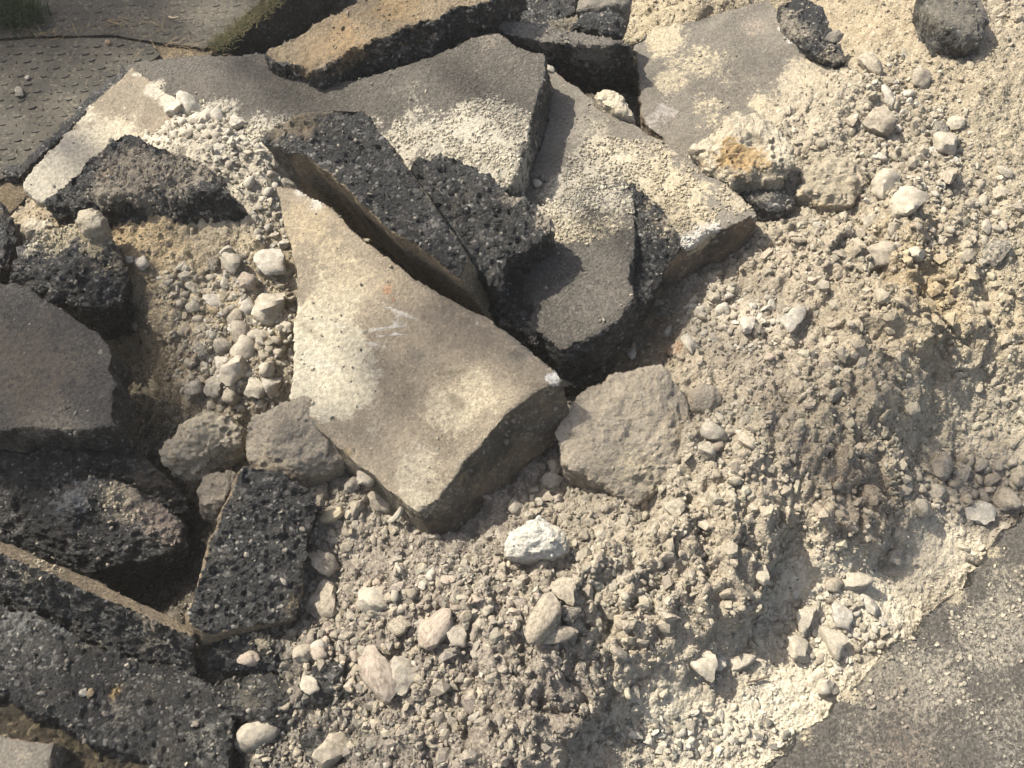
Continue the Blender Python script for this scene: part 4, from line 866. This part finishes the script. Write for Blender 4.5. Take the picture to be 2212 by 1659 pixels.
def scatter(name, label, pos, size, tone):
    n = len(pos); me = bpy.data.meshes.new(name); me.vertices.add(n); me.vertices.foreach_set('co', pos.astype(np.float32).ravel())
    a = me.attributes.new('pick', 'INT', 'POINT'); a.data.foreach_set('value', rng.integers(0, 10, n).astype(np.int32))
    a = me.attributes.new('rot', 'FLOAT_VECTOR', 'POINT'); a.data.foreach_set('vector', (rng.random((n, 3)) * 6.28).astype(np.float32).ravel())
    a = me.attributes.new('scl', 'FLOAT_VECTOR', 'POINT'); a.data.foreach_set('vector', (size[:, None] * rng.uniform(.55, 1.35, (n, 3))).astype(np.float32).ravel())
    cattr(me, 'tone', tone); me.update()
    o = bpy.data.objects.new(name, me); COL.objects.link(o); md = o.modifiers.new('crumbs', 'NODES'); md.node_group = ng
    return tag(o, label, None, None, 'stuff')
# on the mound
N = 190000
ci_ = rng.integers(0, len(TV), int(N * 1.7)); q = to_px(TV[ci_])
ci_ = ci_[(q[:, 0] > -60) & (q[:, 0] < 2272) & (q[:, 1] > -60) & (q[:, 1] < 1720)][:N]
pos = TV[ci_] + rng.normal(size=(len(ci_), 3)) * (.002, .002, .0006); dens = fbm(pos, 9., 3, 71)
keep = rng.random(len(pos)) < np.clip(.62 + dens * 1.1, .12, 1); ci_, pos = ci_[keep], pos[keep]
size = (.36 + .50 * np.clip(cl[ci_], 0, 1)) * (.0014 + .0052 * rng.random(len(pos)) ** 3.4 + .0045 * (rng.random(len(pos)) > .988))
GB = 260; gx0, gx1, gy0, gy1 = -1.6, 1.6, 0., 2.6; occ = np.zeros((GB, GB))
for o, body, base in THINGS:
    if o is body or o.name.startswith('concrete'): continue
    w = get_v(body.data)[::9] + base; w = w[w[:, 2] < base[2] + .06]
    occ += np.histogram2d(w[:, 0], w[:, 1], GB, ((gx0, gx1), (gy0, gy1)))[0]
occ = occ > 0
for _ in range(3): occ = occ | np.roll(occ, 1, 0) | np.roll(occ, -1, 0) | np.roll(occ, 1, 1) | np.roll(occ, -1, 1)
near = occ[np.clip(((pos[:, 0] - gx0) / (gx1 - gx0) * GB).astype(int), 0, GB - 1), np.clip(((pos[:, 1] - gy0) / (gy1 - gy0) * GB).astype(int), 0, GB - 1)]
tone = sc[ci_] * rng.uniform(.7, 1.22, (len(pos), 1)); m = rng.random(len(pos)) < .03; tone[m] = (.06, .058, .055); tone[near & (rng.random(len(pos)) < .38)] = (.045, .043, .04); m = rng.random(len(pos)) < .09; tone[m] = tone[m] * .5 + np.array((.56, .52, .43)) * .5
TQ = to_px(TV); gpos, gton = [], []
for (cx, cy, rx, ry, n, a, b, tones) in AUTO:
    m = np.flatnonzero((((TQ[:, 0] - cx) / (rx * 1.25)) ** 2 + ((TQ[:, 1] - cy) / (ry * 1.25)) ** 2) < 1)
    if not len(m): continue
    m = rng.choice(m, int(rx * ry / 26)); gpos.append(TV[m] + (0, 0, .0005)); gton.append(np.array([TONES[random.choice(tones)] for _ in m]))
gpos, gton = np.concatenate(gpos), np.concatenate(gton)
scatter('gravel', 'small angular gravel packed between the larger stones', gpos, .0026 + .0062 * rng.random(len(gpos)) ** 2.2, np.clip(gton * rng.uniform(.62, 1.02, (len(gpos), 1)), .02, .6))
cq = rng.integers(0, len(TV), 48000); q = to_px(TV[cq]); cq = cq[(q[:, 0] > -60) & (q[:, 0] < 2272) & (q[:, 1] > -60) & (q[:, 1] < 1720)]
cq = cq[rng.random(len(cq)) < np.clip(.12 + .75 * cl[cq] + .6 * fbm(TV[cq], 7., 2, 77), .03, 1)][:19000]
scatter('soil_clods', 'lumps of dried soil bedded in the mound', TV[cq] - (0, 0, .001), (.0028 + .0115 * rng.random(len(cq)) ** 3.8) * (.6 + .35 * np.clip(cl[cq], 0, 1.2)), np.clip(sc[cq] * rng.uniform(.72, 1.16, (len(cq), 1)) * (1 + .018 * rng.normal(size=(len(cq), 3))), .02, .55))
scatter('soil_crumbs', 'loose crumbs of sand, soil and grit over the whole mound', pos, size, np.clip(tone, .02, .6))
# grit lying on the slabs where dust gathers
ps, ss, tt = [], [], []
mat_dusty = lambda b: b.name.startswith('asphalt') or b.name.startswith('road')
for o, body, base in THINGS:
    me = body.data; v = get_v(me); nn = get_n(me)
    f = np.empty(len(v), np.float32); me.attributes['tintf'].data.foreach_get('value', f)
    c = np.empty(len(v) * 4, np.float32); me.attributes['tint'].data.foreach_get('color', c); c = c.reshape(-1, 4)[:, :3]
    ok = np.flatnonzero((nn[:, 2] > .5) & (f > .3)); w = v + base
    ok = np.repeat(ok, 9); w0 = w[ok] + rng.normal(size=(len(ok), 3)) * .0028 * (1 - np.abs(nn[ok]) * .9); w0 += nn[ok] * .0008
    lum = c[ok].mean(1); pr = np.clip(f[ok] - .3, 0, 1) * np.clip((lum - .15) * 4, 0, 1)
    pr *= sstep(fbm(w0, 26., 4, 91, .65), -.35, .3)
    up = np.flatnonzero(nn[:, 2] > .6); up = up[rng.random(len(up)) < (.012 if mat_dusty(body) else .0014) * np.clip(1 + 3 * fbm(w[up], 8., 3, 93), 0, 4)]
    ps.append(w[up] + nn[up] * .0006); ss.append(.0009 + .0034 * rng.random(len(up)) ** 3); tt.append(np.array([(.42, .37, .28), (.3, .26, .2), (.13, .115, .095), (.2, .18, .15)])[rng.integers(0, 4, len(up))])
    grow = .75 if mat_dusty(body) else .010
    k2 = rng.random(len(ok)) < pr * grow; ok2 = ok[k2]
    ps.append(w0[k2]); ss.append(.0009 + .0034 * rng.random(len(ok2)) ** 3); tt.append(c[ok2] * rng.uniform(.75, 1.25, (len(ok2), 1)))
ps, ss, tt = np.concatenate(ps), np.concatenate(ss), np.concatenate(tt)
scatter('loose_grit', 'pale grit strewn over the dusty slabs', ps, ss, np.clip(tt, .02, .6))
print('crumbs', len(pos), len(ps), 'stones', nstone, len(placed))

# ------------------------------------------------------------------ grass, moss and dry litter at the far left
def blades(name, label, spots, mat, hgt, wid, lean, n):
    V, Fc = [], []
    for k in range(n):
        x, y = spots[k % len(spots)]; c = P(x + random.gauss(0, 1) * spots_r[0], y + random.gauss(0, 1) * spots_r[1], .042)
        a = random.random() * 6.28; l = hgt * random.uniform(.5, 1.3); dx, dy = math.cos(a), math.sin(a); w = wid * random.uniform(.6, 1.3)
        b = len(V); t = lean * random.uniform(.4, 1.4)
        for i, u in enumerate((0, .5, 1.)):
            p = c + np.array([dx, dy, 0]) * l * t * u ** 1.6 + np.array([0, 0, l * u * (1 - .35 * t * u)]); s = np.array([-dy, dx, 0]) * w * (1 - .85 * u)
            V += [p - s, p + s]
        Fc += [(b, b + 1, b + 3, b + 2), (b + 2, b + 3, b + 5, b + 4)]
    return tag(link(name, new_mesh(name, V, Fc), mat), label, None, None, 'stuff')
spots_r = (26, 14)
blades('grass', 'tuft of green grass in the shaded far left corner', [(0, 20), (20, 34), (40, 20), (10, 45), (60, 40), (-30, 20)], M_GRASS, .06, .0016, .7, 900)
spots_r = (30, 8)
blades('dry_grass', 'dry straw and leaf litter on the tread plates', [(50, 62), (80, 70), (150, 68), (120, 70), (250, 56), (400, 105), (370, 100), (420, 110), (300, 50)], M_DRY, .014, .0008, 3., 110)
spots_r = (9, 7)
blades('moss', 'olive moss along the broken edge of the old paving', [(470, 98), (490, 82), (510, 66), (530, 50), (550, 34), (570, 20), (590, 4)], M_MOSS, .009, .0014, 1.6, 1300)

# ------------------------------------------------------------------ the tree up-sun whose boughs dapple the rubble
SH = [  # px, py, z, spread along picture (m), leaves
 (60, 40, .03, .24, 620), (200, 28, .03, .16, 420), (130, 72, .03, .08, 100), (-120, 20, .03, .25, 260),
 (60, 740, .15, .20, 180), (160, 860, .14, .16, 140), (-60, 860, .1, .25, 160), (320, 810, .05, .10, 80), (290, 690, .07, .08, 40), (40, 960, .05, .11, 90), (340, 980, .05, .09, 60), (470, 1060, .04, .10, 70), (620, 950, .13, .09, 34), 
 (850, 825, .18, .055, 46), (765, 930, .18, .05, 24), (1010, 690, .23, .08, 36), (935, 765, .2, .06, 16), (1110, 760, .22, .05, 12), (870, 600, .25, .06, 8), (890, 905, .18, .05, 9),
 (1310, 860, .15, .09, 32), (1500, 880, .14, .07, 14), (1700, 950, .14, .08, 14), (1830, 1010, .14, .07, 16), (1870, 1090, .1, .06, 14), (1970, 1000, .05, .08, 22), (2090, 1020, .04, .08, 26), (2200, 1040, .03, .09, 28), (1320, 1010, .1, .06, 18),
 (1000, 1060, .07, .06, 10), (1640, 150, .17, .05, 9), (250, 1620, -.05, .12, 50)]
def tree():
    root = bpy.data.objects.new('leafy_tree', None); COL.objects.link(root); T0 = np.array([-7.6, 6.6, -.07]); root.location = T0
    tag(root, 'leafy tree standing outside the photograph whose boughs throw dappled shade', 'tree')
    V, Fc = [], []; tips = []; r = np.random.default_rng(5)
    sx = np.array([1., 0, 0]); a1 = np.cross(SUN_DIR, sx); a1 /= np.linalg.norm(a1); a2 = np.cross(SUN_DIR, a1)
    for (px, py, z, sp, n) in SH:
        c = P(px, py, z) + SUN_DIR * r.uniform(8.2, 9.6); tips.append(c)
        for k in range(n):
            q = c + a1 * r.normal() * sp * .5 + a2 * r.normal() * sp * .5 + SUN_DIR * r.normal() * .35
            u = r.normal(size=3); u /= np.linalg.norm(u); w = np.cross(u, r.normal(size=3)); w /= np.linalg.norm(w); l = r.uniform(.02, .036); b = len(V)
            V += [q - u * l, q + w * l * .5, q + u * l, q - w * l * .5]; Fc.append((b, b + 1, b + 2, b + 3))
    # the rest of the crown, clear of the light that reaches the rubble
    top = T0 + np.array([0, 0, 8.5])
    for k in range(3800):
        d = r.normal(size=3); d /= np.linalg.norm(d); q = top + d * np.array([2.3, 2.3, 2.6]) * r.uniform(.45, 1.) + (-1.2, 1.6, .4)
        u = r.normal(size=3); u /= np.linalg.norm(u); w = np.cross(u, r.normal(size=3)); w /= np.linalg.norm(w); l = r.uniform(.05, .09); b = len(V)
        V += [q - u * l, q + w * l * .55, q + u * l, q - w * l * .55]; Fc.append((b, b + 1, b + 2, b + 3))
    link('crown', new_mesh('crown', np.array(V) - T0, Fc, False), M_LEAF, (0, 0, 0), root)
    bm = bmesh.new()
    def limb(a, b, r0, r1, sag):
        rings = []
        for i in range(7):
            t = i / 6; c = a + (b - a) * t + np.array([0, 0, sag * math.sin(t * math.pi)]); ax = (b - a) / np.linalg.norm(b - a)
            s = np.cross(ax, (.3, .2, .9)); s /= np.linalg.norm(s); u = np.cross(ax, s); rr = r0 + (r1 - r0) * t
            rings.append([bm.verts.new(c + (s * math.cos(j * 1.047) + u * math.sin(j * 1.047)) * rr) for j in range(6)])
        for x, y in zip(rings, rings[1:]):
            for j in range(6): bm.faces.new((x[j], x[(j + 1) % 6], y[(j + 1) % 6], y[j]))
    o0 = np.zeros(3); fork = np.array([0, 0, 5.6])
    limb(o0, fork, .22, .15, 0); limb(fork, fork + (-.8, 1.2, 3.4), .14, .05, .2)
    cen = np.mean(tips, 0) - T0
    ends = sorted(tips, key=lambda c: c[0])
    for g in range(0, len(ends), 9):
        hub = np.mean(ends[g:g + 9], 0) - T0 + np.array([-.5, .7, -.3]); limb(fork, hub, .05, .009, .35)
        for c in ends[g:g + 9]: limb(hub, c - T0, .008, .003, .05)
    me = bpy.data.meshes.new('trunk'); bm.to_mesh(me); bm.free(); link('trunk', me, M_BARK, (0, 0, 0), root)
tree()

# ------------------------------------------------------------------ thin haze added to lift the blacks
bm = bmesh.new(); bmesh.ops.create_cube(bm, size=1.)
me = bpy.data.meshes.new('haze'); bm.to_mesh(me); bm.free()
hz = bpy.data.objects.new('haze', me); COL.objects.link(hz); hz.scale = (32, 32, 17); hz.location = (0, 1.2, 6.9)
hm = bpy.data.materials.new('black_lift_haze'); hm.use_nodes = True; hn = hm.node_tree; hn.nodes.clear()
ho = hn.nodes.new('ShaderNodeOutputMaterial'); hv = hn.nodes.new('ShaderNodeVolumePrincipled')
hv.inputs['Color'].default_value = (.9, .87, .8, 1); hv.inputs['Density'].default_value = .0075; hv.inputs['Anisotropy'].default_value = .0
hn.links.new(hv.outputs[0], ho.inputs['Volume']); me.materials.append(hm)
tag(hz, 'thin haze added over the rubble to lift the blacks', None, None, 'stuff')
